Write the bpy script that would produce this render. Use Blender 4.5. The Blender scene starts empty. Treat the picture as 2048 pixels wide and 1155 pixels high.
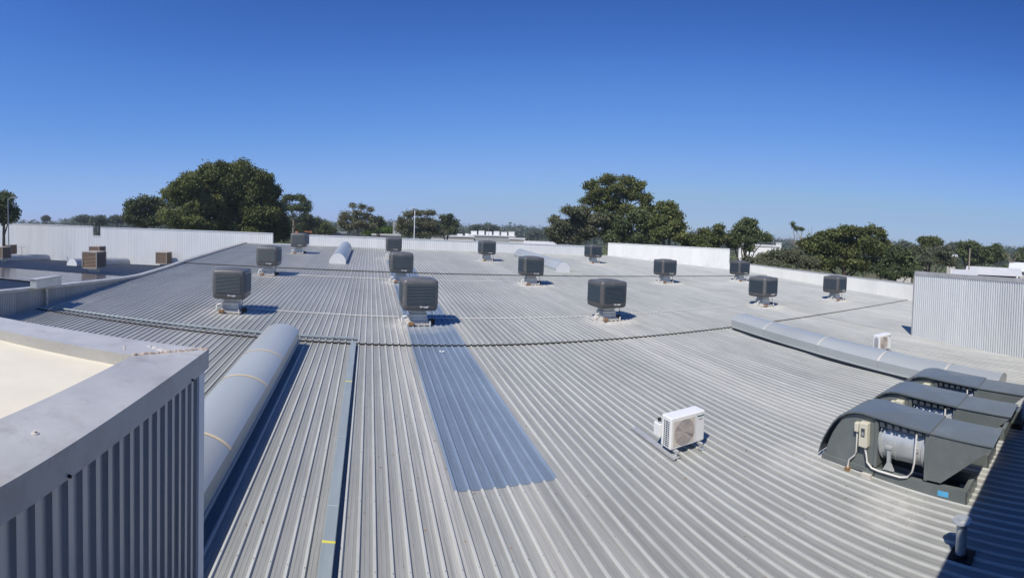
import bpy, math, random
import numpy as np
from mathutils import Matrix, Vector
random.seed(7)
S = bpy.context.scene
COL = S.collection
# ------------------------------------------------------------------ camera
CAM = np.array([0.0538, -0.1805, 3.9471])
RC = np.array([[0.95220, 0.30461, -0.02282], [-0.30344, 0.95184, 0.04377], [0.03506, -0.03476, 0.99878]])
F, V0, CX = 919.97, 492.71, 1024.0
cd = bpy.data.cameras.new('camera')
cam = bpy.data.objects.new('camera', cd); COL.objects.link(cam)
cd.type = 'PANO'
cd.panorama_type = 'CENTRAL_CYLINDRICAL'
cd.central_cylindrical_range_u_min = -CX / F
cd.central_cylindrical_range_u_max = CX / F
cd.central_cylindrical_range_v_min = (V0 - 1155) / F
cd.central_cylindrical_range_v_max = V0 / F
cd.central_cylindrical_radius = 1.0
cd.clip_start = 0.05; cd.clip_end = 6000
M = Matrix(((RC[0][0], RC[0][2], -RC[0][1], CAM[0]), (RC[1][0], RC[1][2], -RC[1][1], CAM[1]),
            (RC[2][0], RC[2][2], -RC[2][1], CAM[2]), (0, 0, 0, 1)))
cam.matrix_world = M
S.camera = cam
# ------------------------------------------------------------------ world, sun, exposure
SUN_TO = np.array([0.816, 0.578]); ELEV = math.radians(51)
w = bpy.data.worlds.new('World'); S.world = w; w.use_nodes = True
nt = w.node_tree; nt.nodes.clear()
sky = nt.nodes.new('ShaderNodeTexSky'); sky.sky_type = 'NISHITA'; sky.sun_disc = False
sky.sun_elevation = ELEV; sky.sun_rotation = math.atan2(-SUN_TO[0], -SUN_TO[1]) % (2 * math.pi)
sky.air_density = 0.7; sky.dust_density = 0.0; sky.ozone_density = 3.0; sky.altitude = 0
def vmul(v):
    q = nt.nodes.new('ShaderNodeVectorMath'); q.operation = 'SCALE'; q.inputs['Scale'].default_value = v; return q
m1, m2 = vmul(.1), vmul(10.0)
cv = nt.nodes.new('ShaderNodeRGBCurve'); cm = cv.mapping; cm.use_clip = False; cm.extend = 'EXTRAPOLATED'   # camera-like colour response of the whole sky
for i, pts in enumerate([[(0, 0), (.06, .020), (.08, .042), (.133, .108), (.305, .265), (.578, .345), (1, .45)],
                         [(0, 0), (.10, .072), (.144, .136), (.231, .272), (.491, .455), (.766, .495), (1, .55)],
                         [(0, 0), (.25, .38), (.288, .48), (.423, .70), (.73, .81), (.847, .73), (1, .76)]]):
    c = cm.curves[i]
    while len(c.points) < len(pts): c.points.new(.5, .5)
    for p, (u, v) in zip(c.points, pts): p.location = (u, v)
cm.update()
bg = nt.nodes.new('ShaderNodeBackground'); bg.inputs['Strength'].default_value = 0.10
wo = nt.nodes.new('ShaderNodeOutputWorld')
for p, q in ((sky.outputs[0], m1.inputs[0]), (m1.outputs[0], cv.inputs['Color']), (cv.outputs[0], m2.inputs[0]), (m2.outputs[0], bg.inputs[0]), (bg.outputs[0], wo.inputs[0])): nt.links.new(p, q)
sd = bpy.data.lights.new('sun', 'SUN'); sd.energy = 4.6; sd.angle = math.radians(0.5); sd.color = (1.0, 0.94, 0.84)
sun = bpy.data.objects.new('sun', sd); COL.objects.link(sun)
sun.rotation_euler = Vector((SUN_TO[0] * math.cos(ELEV), SUN_TO[1] * math.cos(ELEV), -math.sin(ELEV))).to_track_quat('-Z', 'Y').to_euler()
S.view_settings.view_transform = 'Standard'; S.view_settings.look = 'None'
S.view_settings.exposure = 0.0; S.view_settings.gamma = 1.0; S.view_settings.use_curve_mapping = False
S.cycles.max_bounces = 6; S.cycles.diffuse_bounces = 3; S.cycles.glossy_bounces = 3
S.cycles.transparent_max_bounces = 8; S.cycles.use_denoising = True

# ------------------------------------------------------------------ helpers
SY, SX = 0.0457389, -0.0136257
STEP1, STEP2, DZ = 12.72, 26.75, 0.055
def roofz(x, y):
    return SY * y + SX * x + (DZ if y > STEP1 else 0) + (DZ if y > STEP2 else 0)
def ray(x, y):
    t = (x - CX) / F
    return RC @ np.array([math.sin(t), math.cos(t), (V0 - y) / F])
def at(x, y, dist):
    """world point seen at photo pixel x, y at a horizontal distance"""
    d = ray(x, y); return CAM + d / math.hypot(d[0], d[1]) * dist
def tag(o, label=None, cat=None, group=None, kind=None):
    if label: o['label'] = label
    if cat: o['category'] = cat
    if group: o['group'] = group
    if kind: o['kind'] = kind
    return o
def empty(name, loc, rz=0.0):
    o = bpy.data.objects.new(name, None); COL.objects.link(o)
    o.location = tuple(float(v) for v in loc); o.rotation_euler = (0, 0, rz); o.empty_display_size = .2
    return o
def copy_tree(o, parent=None):
    c = o.copy(); COL.objects.link(c)
    if parent is not None: c.parent = parent
    for ch in list(o.children): copy_tree(ch, c)
    return c
def rot2(x, y, a):
    return x * math.cos(a) - y * math.sin(a), x * math.sin(a) + y * math.cos(a)

class MB:
    def __init__(s): s.v = []; s.f = []; s.sm = []
    def add(s, vs, fs, smooth=False):
        n = len(s.v); s.v += [tuple(map(float, p)) for p in vs]
        s.f += [tuple(i + n for i in q) for q in fs]; s.sm += [smooth] * len(fs); return s
    def box(s, x0, y0, z0, x1, y1, z1):
        return s.add([(x0, y0, z0), (x1, y0, z0), (x1, y1, z0), (x0, y1, z0), (x0, y0, z1), (x1, y0, z1), (x1, y1, z1), (x0, y1, z1)],
                     [(0, 3, 2, 1), (4, 5, 6, 7), (0, 1, 5, 4), (1, 2, 6, 5), (2, 3, 7, 6), (3, 0, 4, 7)])
    def prism(s, poly, a0, a1, axis='x', smooth=False):
        """poly: 2d outline; extruded along axis from a0 to a1"""
        n = len(poly)
        def p(u, v, a):
            return {'x': (a, u, v), 'y': (u, a, v), 'z': (u, v, a)}[axis]
        vs = [p(u, v, a0) for u, v in poly] + [p(u, v, a1) for u, v in poly]
        s.add(vs, [(i, (i + 1) % n, n + (i + 1) % n, n + i) for i in range(n)], smooth)
        return s.add(vs, [tuple(range(n))[::-1], tuple(range(n, 2 * n))])
    def strip(s, pts, a0, a1, axis='y', smooth=False):
        """open profile sheet"""
        n = len(pts)
        def p(u, v, a): return {'x': (a, u, v), 'y': (u, a, v), 'z': (u, v, a)}[axis]
        return s.add([p(u, v, a0) for u, v in pts] + [p(u, v, a1) for u, v in pts], [(i, i + 1, n + i + 1, n + i) for i in range(n - 1)], smooth)
    def tube(s, path, r, seg=8, r1=None, cap=True):
        path = [np.array(p, float) for p in path]; n = len(path); rings = []
        up = np.array([0.01, 0.02, 1.0])
        for i, p in enumerate(path):
            d = path[min(i + 1, n - 1)] - path[max(i - 1, 0)]; d = d / (np.linalg.norm(d) + 1e-9)
            a = np.cross(d, up if abs(d[2]) < .9 else np.array([1.0, 0.03, 0])); a /= np.linalg.norm(a); b = np.cross(d, a)
            rr = r if r1 is None else r + (r1 - r) * i / (n - 1)
            if isinstance(r, (list, tuple)): rr = r[i]
            rings.append([p + rr * (math.cos(2 * math.pi * k / seg) * a + math.sin(2 * math.pi * k / seg) * b) for k in range(seg)])
        vs = [q for g in rings for q in g]; fs = []
        for i in range(n - 1):
            for k in range(seg):
                k2 = (k + 1) % seg; fs.append((i * seg + k, i * seg + k2, (i + 1) * seg + k2, (i + 1) * seg + k))
        s.add(vs, fs, True)
        if cap: s.add(vs, [tuple(range(seg)), tuple(range((n - 1) * seg, n * seg))[::-1]])
        return s
    def mesh(s, name, m=None):
        me = bpy.data.meshes.new(name); me.from_pydata(s.v, [], s.f)
        me.polygons.foreach_set('use_smooth', s.sm)
        import bmesh
        bm = bmesh.new(); bm.from_mesh(me); bmesh.ops.recalc_face_normals(bm, faces=bm.faces); bm.to_mesh(me); bm.free()
        if m: me.materials.append(m)
        return me
    def build(s, name, m, parent=None):
        o = bpy.data.objects.new(name, s.mesh(name, m)); COL.objects.link(o)
        if parent is not None: o.parent = parent
        return o
def inst(name, me, parent=None, loc=(0, 0, 0), rz=0, scale=(1, 1, 1)):
    o = bpy.data.objects.new(name, me); COL.objects.link(o)
    if parent is not None: o.parent = parent
    o.location = tuple(float(v) for v in loc); o.rotation_euler = (0, 0, rz); o.scale = scale
    return o
def bevel(o, wd=.01, seg=2):
    m = o.modifiers.new('bevel', 'BEVEL'); m.width = wd; m.segments = seg; m.limit_method = 'ANGLE'; m.angle_limit = math.radians(40); return o

# ------------------------------------------------------------------ materials
def mat(name, col, rough=.5, metal=0.0, spec=.5, var=.12, nscale=3.0, streak=None, bump=0.0, objvar=0.0, dirt=None, dscale=1.2, damt=.4):
    """weathered surface: base colour with large and fine noise, streaks along one axis, per object variation and dirt patches"""
    m = bpy.data.materials.new(name); m.use_nodes = True; n = m.node_tree.nodes; L = m.node_tree.links
    b = n['Principled BSDF']; b.inputs['Roughness'].default_value = rough; b.inputs['Metallic'].default_value = metal
    b.inputs['Specular IOR Level'].default_value = spec
    geo = n.new('ShaderNodeNewGeometry'); mp = n.new('ShaderNodeMapping'); L.new(geo.outputs['Position'], mp.inputs['Vector'])
    if streak: mp.inputs['Scale'].default_value = streak
    n1 = n.new('ShaderNodeTexNoise'); n1.inputs['Scale'].default_value = nscale; n1.inputs['Detail'].default_value = 5; n1.inputs['Roughness'].default_value = .6
    L.new(mp.outputs[0], n1.inputs['Vector'])
    r = n.new('ShaderNodeMapRange'); r.inputs[1].default_value = .3; r.inputs[2].default_value = .7
    r.inputs[3].default_value = 1 - var; r.inputs[4].default_value = 1 + var; L.new(n1.outputs['Fac'], r.inputs[0])
    val = r.outputs[0]
    if objvar:
        oi = n.new('ShaderNodeObjectInfo'); r2 = n.new('ShaderNodeMapRange'); r2.inputs[3].default_value = 1 - objvar; r2.inputs[4].default_value = 1 + objvar
        L.new(oi.outputs['Random'], r2.inputs[0]); mu = n.new('ShaderNodeMath'); mu.operation = 'MULTIPLY'
        L.new(val, mu.inputs[0]); L.new(r2.outputs[0], mu.inputs[1]); val = mu.outputs[0]
    vm = n.new('ShaderNodeVectorMath'); vm.operation = 'SCALE'; vm.inputs[0].default_value = col; L.new(val, vm.inputs['Scale'])
    out = vm.outputs[0]
    if dirt:
        n2 = n.new('ShaderNodeTexNoise'); n2.inputs['Scale'].default_value = dscale; n2.inputs['Detail'].default_value = 8; n2.inputs['Roughness'].default_value = .7
        L.new(mp.outputs[0], n2.inputs['Vector'])
        r3 = n.new('ShaderNodeMapRange'); r3.inputs[1].default_value = .52; r3.inputs[2].default_value = .72; r3.inputs[4].default_value = damt
        L.new(n2.outputs['Fac'], r3.inputs[0])
        mx = n.new('ShaderNodeMix'); mx.data_type = 'RGBA'; mx.inputs['B'].default_value = (*dirt, 1)
        L.new(r3.outputs[0], mx.inputs['Factor']); L.new(out, mx.inputs['A']); out = mx.outputs['Result']
    L.new(out, b.inputs['Base Color'])
    rr = n.new('ShaderNodeMapRange'); rr.inputs[3].default_value = max(.02, rough - .08); rr.inputs[4].default_value = min(1, rough + .08)
    L.new(n1.outputs['Fac'], rr.inputs[0]); L.new(rr.outputs[0], b.inputs['Roughness'])
    if bump:
        bp = n.new('ShaderNodeBump'); bp.inputs['Strength'].default_value = bump; bp.inputs['Distance'].default_value = .01
        L.new(n1.outputs['Fac'], bp.inputs['Height']); L.new(bp.outputs[0], b.inputs['Normal'])
    return m

def roof_material(name, col, patch=False):
    m = bpy.data.materials.new(name); m.use_nodes = True; n = m.node_tree.nodes; L = m.node_tree.links
    b = n['Principled BSDF']; b.inputs['Roughness'].default_value = .48; b.inputs['Metallic'].default_value = .0
    geo = n.new('ShaderNodeNewGeometry'); sep = n.new('ShaderNodeSeparateXYZ'); L.new(geo.outputs['Position'], sep.inputs[0])
    def noise(scale, sc, detail=5, rough=.6):
        mp = n.new('ShaderNodeMapping'); mp.inputs['Scale'].default_value = sc; L.new(geo.outputs['Position'], mp.inputs['Vector'])
        t = n.new('ShaderNodeTexNoise'); t.inputs['Scale'].default_value = scale; t.inputs['Detail'].default_value = detail; t.inputs['Roughness'].default_value = rough
        L.new(mp.outputs[0], t.inputs['Vector']); return t.outputs['Fac']
    def mr(v, a, b_, c, d):
        r = n.new('ShaderNodeMapRange'); r.inputs[1].default_value = a; r.inputs[2].default_value = b_; r.inputs[3].default_value = c; r.inputs[4].default_value = d
        L.new(v, r.inputs[0]); return r.outputs[0]
    def ma(op, a, b_):
        q = n.new('ShaderNodeMath'); q.operation = op
        for i, v in enumerate((a, b_)):
            if hasattr(v, 'links'): L.new(v, q.inputs[i])
            else: q.inputs[i].default_value = v
        return q.outputs[0]
    st = noise(2.0, (6, .25, 1)); bl = noise(.35, (1, 1, 1)); fine = noise(30, (1, .15, 1), 2)
    oi = n.new('ShaderNodeObjectInfo')
    v = ma('MULTIPLY', ma('MULTIPLY', mr(st, .3, .7, .86, 1.12), mr(bl, .3, .7, .90, 1.08)), ma('MULTIPLY', mr(fine, .3, .7, .95, 1.05), mr(oi.outputs['Random'], 0, 1, .95, 1.05)))
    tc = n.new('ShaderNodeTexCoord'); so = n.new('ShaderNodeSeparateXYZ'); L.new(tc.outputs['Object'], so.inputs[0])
    v = ma('MULTIPLY', v, mr(so.outputs[2], .004, .020, 1.0, RIBW))   # ribs paler than the pans
    sc = n.new('ShaderNodeVectorMath'); sc.operation = 'SCALE'; sc.inputs[0].default_value = col; L.new(v, sc.inputs['Scale'])
    # mineral streaks that run downslope from the coolers: bands in x, fading in y
    rx = n.new('ShaderNodeValToRGB'); cr = rx.color_ramp; cr.interpolation = 'LINEAR'
    def X(x): return (x + 12) / 44.0
    if patch:
        pk = [(-12, 0), (32, .06)]
    else:
        pk = [(-12, .1), (-6.2, .05), (-5.6, .5), (-4.2, .45), (-3.8, .05), (.2, .1), (.75, .45), (1.05, .95), (1.34, .9), (1.42, .15),
              (1.9, .2), (2.1, .75), (2.45, .7), (2.55, .1), (2.84, .2), (2.9, .5), (3.25, .3), (3.5, .03), (7.4, .05), (8.0, .45), (8.15, .95), (8.4, .5), (8.75, .85), (9.1, .6), (9.5, .1),
              (17.4, .05), (18.0, .6), (18.9, .5), (19.4, .1), (24.4, .5), (25.6, .1)]
    while len(cr.elements) < len(pk): cr.elements.new(.5)
    for e, (x, h) in zip(cr.elements, pk): e.position = X(x); e.color = (h, h, h, 1)
    L.new(mr(sep.outputs[0], -12, 32, 0, 1), rx.inputs[0])
    ry = n.new('ShaderNodeValToRGB'); cr = ry.color_ramp
    ys = [(0, .45), (6, .6), (12.5, .75), (14.9, 1.0), (15.7, .12), (17, .3), (22, .6), (23.4, .95), (24.2, .1), (27, .3), (33, .8), (34.4, .1), (41, .3)]
    while len(cr.elements) < len(ys): cr.elements.new(.5)
    for e, (y, h) in zip(cr.elements, ys): e.position = y / 42.0; e.color = (h, h, h, 1)
    L.new(mr(sep.outputs[1], 0, 42, 0, 1), ry.inputs[0])
    sn = mr(noise(3.0, (7, .12, 1), 4), .35, .62, .1, 1.0)
    stain = ma('MULTIPLY', ma('MULTIPLY', rx.outputs[0], ry.outputs[0]), sn)
    # cement like splashes close round each cooler foot
    near = None
    for (cx_, cy_, ra, rb, st_) in [(a, b_, .3, 1.9, 1.0) for a, b_ in COOLERS] + [(6.75, 4.85, .03, .8, .45), (6.35, 2.9, .02, .6, .55)]:
        dx = ma('SUBTRACT', sep.outputs[0], cx_); dy = ma('SUBTRACT', sep.outputs[1], cy_ - .35)
        d2 = ma('ADD', ma('MULTIPLY', dx, dx), ma('MULTIPLY', ma('MULTIPLY', dy, dy), 1.6))
        g = mr(d2, ra, rb, st_, 0.0)
        near = g if near is None else ma('MAXIMUM', near, g)
    nn = mr(noise(4.0, (1, 1, 1), 5, .7), .4, .6, .0, 1.0)
    splash = ma('MULTIPLY', near, ma('ADD', ma('MULTIPLY', nn, .6), .35))
    tot = ma('MINIMUM', ma('MAXIMUM', ma('MULTIPLY', stain, .8), ma('MULTIPLY', splash, .9 if not patch else .4)), .92)
    mx = n.new('ShaderNodeMix'); mx.data_type = 'RGBA'; mx.inputs['B'].default_value = (.62, .60, .55, 1)
    L.new(tot, mx.inputs['Factor']); L.new(sc.outputs[0], mx.inputs['A'])
    L.new(mx.outputs['Result'], b.inputs['Base Color'])
    L.new(mr(st, .3, .7, .42, .58), b.inputs['Roughness'])
    bp = n.new('ShaderNodeBump'); bp.inputs['Strength'].default_value = .12; bp.inputs['Distance'].default_value = .02
    L.new(noise(1.6, (1.5, .4, 1), 3), bp.inputs['Height']); L.new(bp.outputs[0], b.inputs['Normal'])
    return m

COOLERS = [(-4.75, 15.45), (1.72, 15.12), (8.92, 15.3), (18.55, 15.75), (25.0, 15.3),
           (-5.33, 24.1), (1.70, 23.5), (8.80, 23.6), (18.3, 24.1), (25.5, 24.2),
           (-5.33, 34.7), (1.85, 34.1), (9.0, 34.1), (18.4, 34.5)]
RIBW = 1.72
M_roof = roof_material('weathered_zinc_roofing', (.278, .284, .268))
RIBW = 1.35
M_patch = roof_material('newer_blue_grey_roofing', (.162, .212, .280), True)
M_wall = mat('white_ribbed_cladding', (.80, .80, .77), .45, 0, .5, .06, 1.2, (1, 1, .3), objvar=.03, dirt=(.45, .44, .42), damt=.15)
M_wallgrey = mat('grey_ribbed_cladding', (.42, .43, .43), .42, 0.1, .5, .10, 1.5, (2, 2, .3), objvar=.05, dirt=(.25, .25, .26), damt=.25)
M_nearwall = mat('zinc_wall_cladding', (.50, .49, .46), .35, .15, .5, .14, 2.0, (2, 2, .3), objvar=.06)
M_cap = mat('grey_capping', (.46, .455, .435), .40, .1, .5, .16, 1.8, None, bump=.1, dirt=(.30, .27, .24), dscale=3.2, damt=.75)
M_screen = mat('pale_grey_screen_cladding', (.66, .68, .68), .45, 0, .5, .05, 1.5, (2, 2, .3), objvar=.04)
M_capw = mat('white_capping', (.80, .80, .78), .4, 0, .5, .05)
M_galv = mat('galvanised_sheet', (.54, .56, .55), .33, .35, .5, .14, 4.0, None, bump=.05, dirt=(.35, .37, .38), dscale=3)
M_duct = mat('blue_grey_barrel_duct', (.45, .48, .47), .36, .25, .5, .08, .9, (1, .3, 1), objvar=.05, dirt=(.45, .47, .5), dscale=.8, damt=.4)
M_seam = mat('yellowed_sealant', (.62, .50, .33), .7)
M_darkmet = mat('dark_grey_metal', (.10, .12, .14), .4, .4, .5, .1, 4)
M_fan = mat('slate_painted_fan_housing', (.172, .195, .190), .33, .15, .5, .08, 2.0, None, dirt=(.26, .28, .29), dscale=2, damt=.35)
M_fantop = mat('blue_slate_canopy', (.152, .177, .187), .33, .15, .5, .08, 1.5)
M_body = mat('dark_moulded_plastic', (.110, .110, .108), .42, 0, .5, .10, 2.5, None, objvar=.16, dirt=(.19, .18, .165), dscale=2.5, damt=.5)
M_louv = mat('charcoal_louvre', (.046, .060, .068), .5, 0, .5, .1, 3, None, objvar=.1)
M_white = mat('white_paint', (.80, .80, .78), .35, 0, .5, .03)
M_cream = mat('cream_plastic', (.66, .63, .50), .45, 0, .5, .05)
M_grille = mat('fawn_fan_grille', (.50, .45, .42), .5, 0, .5, .08, 5)
M_grillebg = mat('beige_grille_surround', (.62, .57, .49), .5, 0, .5, .04)
M_black = mat('black_rubber', (.015, .015, .017), .6, 0, .4, .1)
M_pvc = mat('white_pipe', (.72, .70, .66), .4, 0, .5, .05)
M_brownblk = mat('rusty_brown_block', (.28, .17, .09), .8, 0, .3, .2, 8)
M_flash = mat('cream_flashing', (.58, .55, .50), .55, .0, .4, .12, 6, None, dirt=(.35, .3, .25), dscale=5)
M_membrane = mat('cream_flat_roof', (.70, .655, .53), .7, 0, .3, .04, 4, None, bump=.05)
M_mortar = mat('crusty_sealant', (.45, .38, .32), .9, 0, .2, .25, 14, None, bump=.6, dirt=(.25, .18, .15), dscale=20, damt=.8)
M_yellow = mat('yellow_tape', (.75, .68, .10), .5)
M_bluelab = mat('blue_sticker', (.12, .45, .75), .4)
M_green = mat('dark_teal_print', (.02, .13, .15), .4)
M_greyp = mat('grey_print', (.35, .36, .36), .5)
M_nroof = mat('dark_blue_grey_roofing', (.13, .155, .18), .5, .1, .5, .10, 1.0, (3, .3, 1))
M_solar = mat('solar_glass', (.10, .085, .08), .16, 0, .9, .25, 1.5, None, objvar=.15)
M_solfr = mat('solar_frame', (.5, .5, .5), .4, .5)
M_brick = mat('brown_slatted_pads', (.24, .17, .12), .8, 0, .3, .12, 5)
M_brickfr = mat('tan_cooler_cabinet', (.40, .34, .28), .6, 0, .4, .06)
M_tray = mat('pale_blue_grey_tray', (.33, .38, .38), .45, .2, .5, .08, 3, (2, .3, 1), dirt=(.45, .47, .48), dscale=2)
M_fandark = mat('dark_grey_cladding', (.10, .10, .10), .7)
M_dome = mat('pale_grey_duct_metal', (.42, .43, .43), .45, .1, .5, .08, 1.5)
M_bark = mat('pale_bark', (.30, .25, .20), .9, 0, .2, .3, 6, None)
M_barkd = mat('grey_brown_bark', (.13, .10, .08), .9, 0, .2, .3, 6, None)
M_ground = mat('dry_grass_ground', (.14, .13, .07), .95, 0, .2, .3, .05, None, dirt=(.07, .09, .04), dscale=.08, damt=.8)
M_bwall = mat('pale_building_wall', (.52, .50, .46), .7, 0, .3, .06, .5, objvar=.05)
M_broof = mat('pale_metal_building_roof', (.62, .62, .60), .5, 0, .4, .06, .5)
M_maroon = mat('maroon_wall', (.14, .035, .035), .7)
M_orange = mat('orange_tiled_roof', (.55, .20, .09), .8, 0, .3, .15, 2)
M_glass = mat('dark_window_glass', (.03, .04, .05), .1, 0, .8)
M_conc = mat('grey_concrete', (.36, .37, .36), .8, 0, .3, .1, .6)
M_pole = mat('pole_metal', (.32, .34, .34), .5, .2)

# leaves: colour comes from a per leaf-clump attribute
def leaf_mat(name, a, b, c):
    m = bpy.data.materials.new(name); m.use_nodes = True; n = m.node_tree.nodes; L = m.node_tree.links
    bs = n['Principled BSDF']; bs.inputs['Roughness'].default_value = .55; bs.inputs['Specular IOR Level'].default_value = .3
    at_ = n.new('ShaderNodeAttribute'); at_.attribute_name = 'tint'
    r = n.new('ShaderNodeValToRGB'); e = r.color_ramp.elements
    e[0].position = 0; e[0].color = (*a, 1); e[1].position = 1; e[1].color = (*c, 1); q = e.new(.5); q.color = (*b, 1)
    L.new(at_.outputs['Fac'], r.inputs[0]); L.new(r.outputs[0], bs.inputs['Base Color'])
    tr = n.new('ShaderNodeBsdfTranslucent'); L.new(r.outputs[0], tr.inputs['Color'])
    mx = n.new('ShaderNodeMixShader'); mx.inputs[0].default_value = .30
    L.new(bs.outputs[0], mx.inputs[1]); L.new(tr.outputs[0], mx.inputs[2]); L.new(mx.outputs[0], n['Material Output'].inputs['Surface'])
    return m
M_leaf = leaf_mat('eucalypt_leaves', (0.06, 0.075, 0.025), (0.165, 0.19, 0.065), (0.31, 0.325, 0.11))
M_leafd = leaf_mat('dark_evergreen_leaves', (0.05, 0.07, 0.032), (0.125, 0.16, 0.07), (0.24, 0.27, 0.115))
M_leafg = leaf_mat('grey_green_leaves', (0.12, 0.13, 0.075), (0.2, 0.21, 0.12), (0.32, 0.29, 0.18))
M_leafb = leaf_mat('bright_green_leaves', (0.07, 0.12, 0.02), (0.12, 0.2, 0.04), (0.18, 0.27, 0.07))
M_leaff = leaf_mat('far_tree_leaves', (0.1, 0.13, 0.1), (0.14, 0.175, 0.13), (0.2, 0.23, 0.16))

# ------------------------------------------------------------------ ground
g = MB(); N = 24
g.add([(0, 0, -6)] + [(1300 * math.cos(2 * math.pi * k / N), 1300 * math.sin(2 * math.pi * k / N), -6) for k in range(N)], [(0, 1 + k, 1 + (k + 1) % N) for k in range(N)])
tag(g.build('ground', M_ground), kind='structure')

# ------------------------------------------------------------------ the ribbed roof
WR = Matrix(((0.9999074, 0.0, 0.0136102, 0), (0.0006219, 0.9989556, -0.0456869, 0), (-0.0135960, 0.0456911, 0.9988631, 0), (0, 0, 0, 1)))
PITCH, RIB0 = 0.19, -0.186
def sheet_profile():
    pts = []
    for k in range(5):
        c = k * PITCH; lift = .0025 if k == 4 else 0
        pts += [(c - .027, lift), (c - .013, .029 + lift), (c + .013, .029 + lift), (c + .027, lift)]
        if k < 4:
            for q in (.068, .122): pts += [(c + q - .006, 0), (c + q - .002, .0035), (c + q + .002, .0035), (c + q + .006, 0)]
    pts[-1] = (4 * PITCH + .030, .001)
    return pts
def sheet_mesh(m, name='roof_sheet'):
    b = MB(); pr = sheet_profile(); b.strip(pr, 0, 1, 'y')
    n = len(pr)   # folded front edge gives the sheet a visible thickness
    b.add([(x, 0, z) for x, z in pr] + [(x, 0.0, z - .004) for x, z in pr], [(i, i + 1, n + i + 1, n + i) for i in range(n - 1)])
    return b.mesh(name, m)
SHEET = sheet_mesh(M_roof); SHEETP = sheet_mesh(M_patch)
b = MB()
bx = [(-11.45, -.5), (32.1, -.5), (31.9, 30.6), (24.1, 41.9), (-11.45, 41.9)]
nb = len(bx)
b.add([(x, y, -6) for x, y in bx] + [(x, y, SY * y + SX * x - .12) for x, y in bx], [(i, (i + 1) % nb, nb + (i + 1) % nb, nb + i) for i in range(nb)] + [tuple(range(nb, 2 * nb))])
roof = tag(b.build('warehouse_roof', M_conc), kind='structure')
roofp = roof
def oblique_ylim(x):   # north east corner is cut off
    return 41.75 if x < 24 else 41.75 - (x - 24) * (41.8 - 30.8) / 7.0
zones = [(-.5, STEP1 + .15, 0), (STEP1, STEP2 + .15, DZ), (STEP2, 41.75, 2 * DZ)]
for k in range(-15, 42):
    x0 = RIB0 + k * 4 * PITCH
    for zi, (ya, yb, dz) in enumerate(zones):
        lim = oblique_ylim(x0 + .5)
        y1 = min(yb, lim)
        if y1 <= ya + .2: continue
        o = bpy.data.objects.new('roof_sheet', SHEET); COL.objects.link(o)
        o.parent = roofp
        o.matrix_local = WR @ Matrix.Translation((x0, ya + random.uniform(-.004, .004), dz)) @ Matrix.Diagonal((1, y1 - ya, 1, 1))
# dark strips added to darken the gap under the stepped sheet ends
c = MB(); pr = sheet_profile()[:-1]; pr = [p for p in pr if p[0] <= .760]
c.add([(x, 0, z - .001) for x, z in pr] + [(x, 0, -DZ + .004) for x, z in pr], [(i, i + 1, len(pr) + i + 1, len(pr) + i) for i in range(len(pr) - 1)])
GAPSTRIP = c.mesh('gap_dark_strip', M_black)
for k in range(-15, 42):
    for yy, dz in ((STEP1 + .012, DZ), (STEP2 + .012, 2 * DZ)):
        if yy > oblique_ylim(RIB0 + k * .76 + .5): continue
        o = bpy.data.objects.new('gap_dark_strip', GAPSTRIP); COL.objects.link(o); o.parent = roofp
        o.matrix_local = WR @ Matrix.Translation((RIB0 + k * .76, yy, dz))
# bluish replacement sheets over two sheet widths
for k in (2, 3):
    x0 = RIB0 + k * 4 * PITCH
    for ya, yb, dz in [(6.0, STEP1 + .05, 0), (STEP1 - .008, STEP2 + .05, DZ), (STEP2 - .008, 32.4, 2 * DZ)]:
        o = bpy.data.objects.new('roof_sheet', SHEETP); COL.objects.link(o); o.parent = roofp
        o['label'] = 'bluish replacement roof sheet'
        o.matrix_local = WR @ Matrix.Translation((x0, ya + .004 * k, dz + .006)) @ Matrix.Diagonal((1, yb - ya, 1, 1))

# roofing screws on the nearer rib tops and a little leaf litter
c = MB(); rr_ = random.Random(11)
for yy in (2.2, 3.4, 4.6, 5.8, 7.0, 8.2, 9.4, 10.6, 11.8):
    for n_ in range(-12, 84):
        x = RIB0 + PITCH * n_ + rr_.uniform(-.004, .004); y = yy + rr_.uniform(-.012, .012); z = .0305
        if x > 15: continue
        c.add([(x - .008, y, z), (x, y - .008, z), (x + .008, y, z), (x, y + .008, z), (x, y, z + .009)], [(0, 1, 4), (1, 2, 4), (2, 3, 4), (3, 0, 4)])
o = tag(c.build('roofing_screws', M_darkmet, roofp), kind='stuff'); o.matrix_local = WR
c = MB()
for k in range(420):
    x = rr_.uniform(-3, 12); y = rr_.uniform(2, 12.4); n_ = round((x - RIB0) / PITCH - .5); x = RIB0 + (n_ + .5) * PITCH + rr_.uniform(-.055, .055); a = rr_.uniform(0, 3.1); l_ = rr_.uniform(.008, .028)
    dx, dy = math.cos(a) * l_, math.sin(a) * l_
    c.add([(x - dx, y - dy, .007), (x + dy * .3, y - dx * .3, .013), (x + dx, y + dy, .007), (x - dy * .3, y + dx * .3, .013)], [(0, 1, 2, 3)])
o = tag(c.build('leaf_litter', M_brownblk, roofp), kind='stuff'); o.matrix_local = WR

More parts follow.
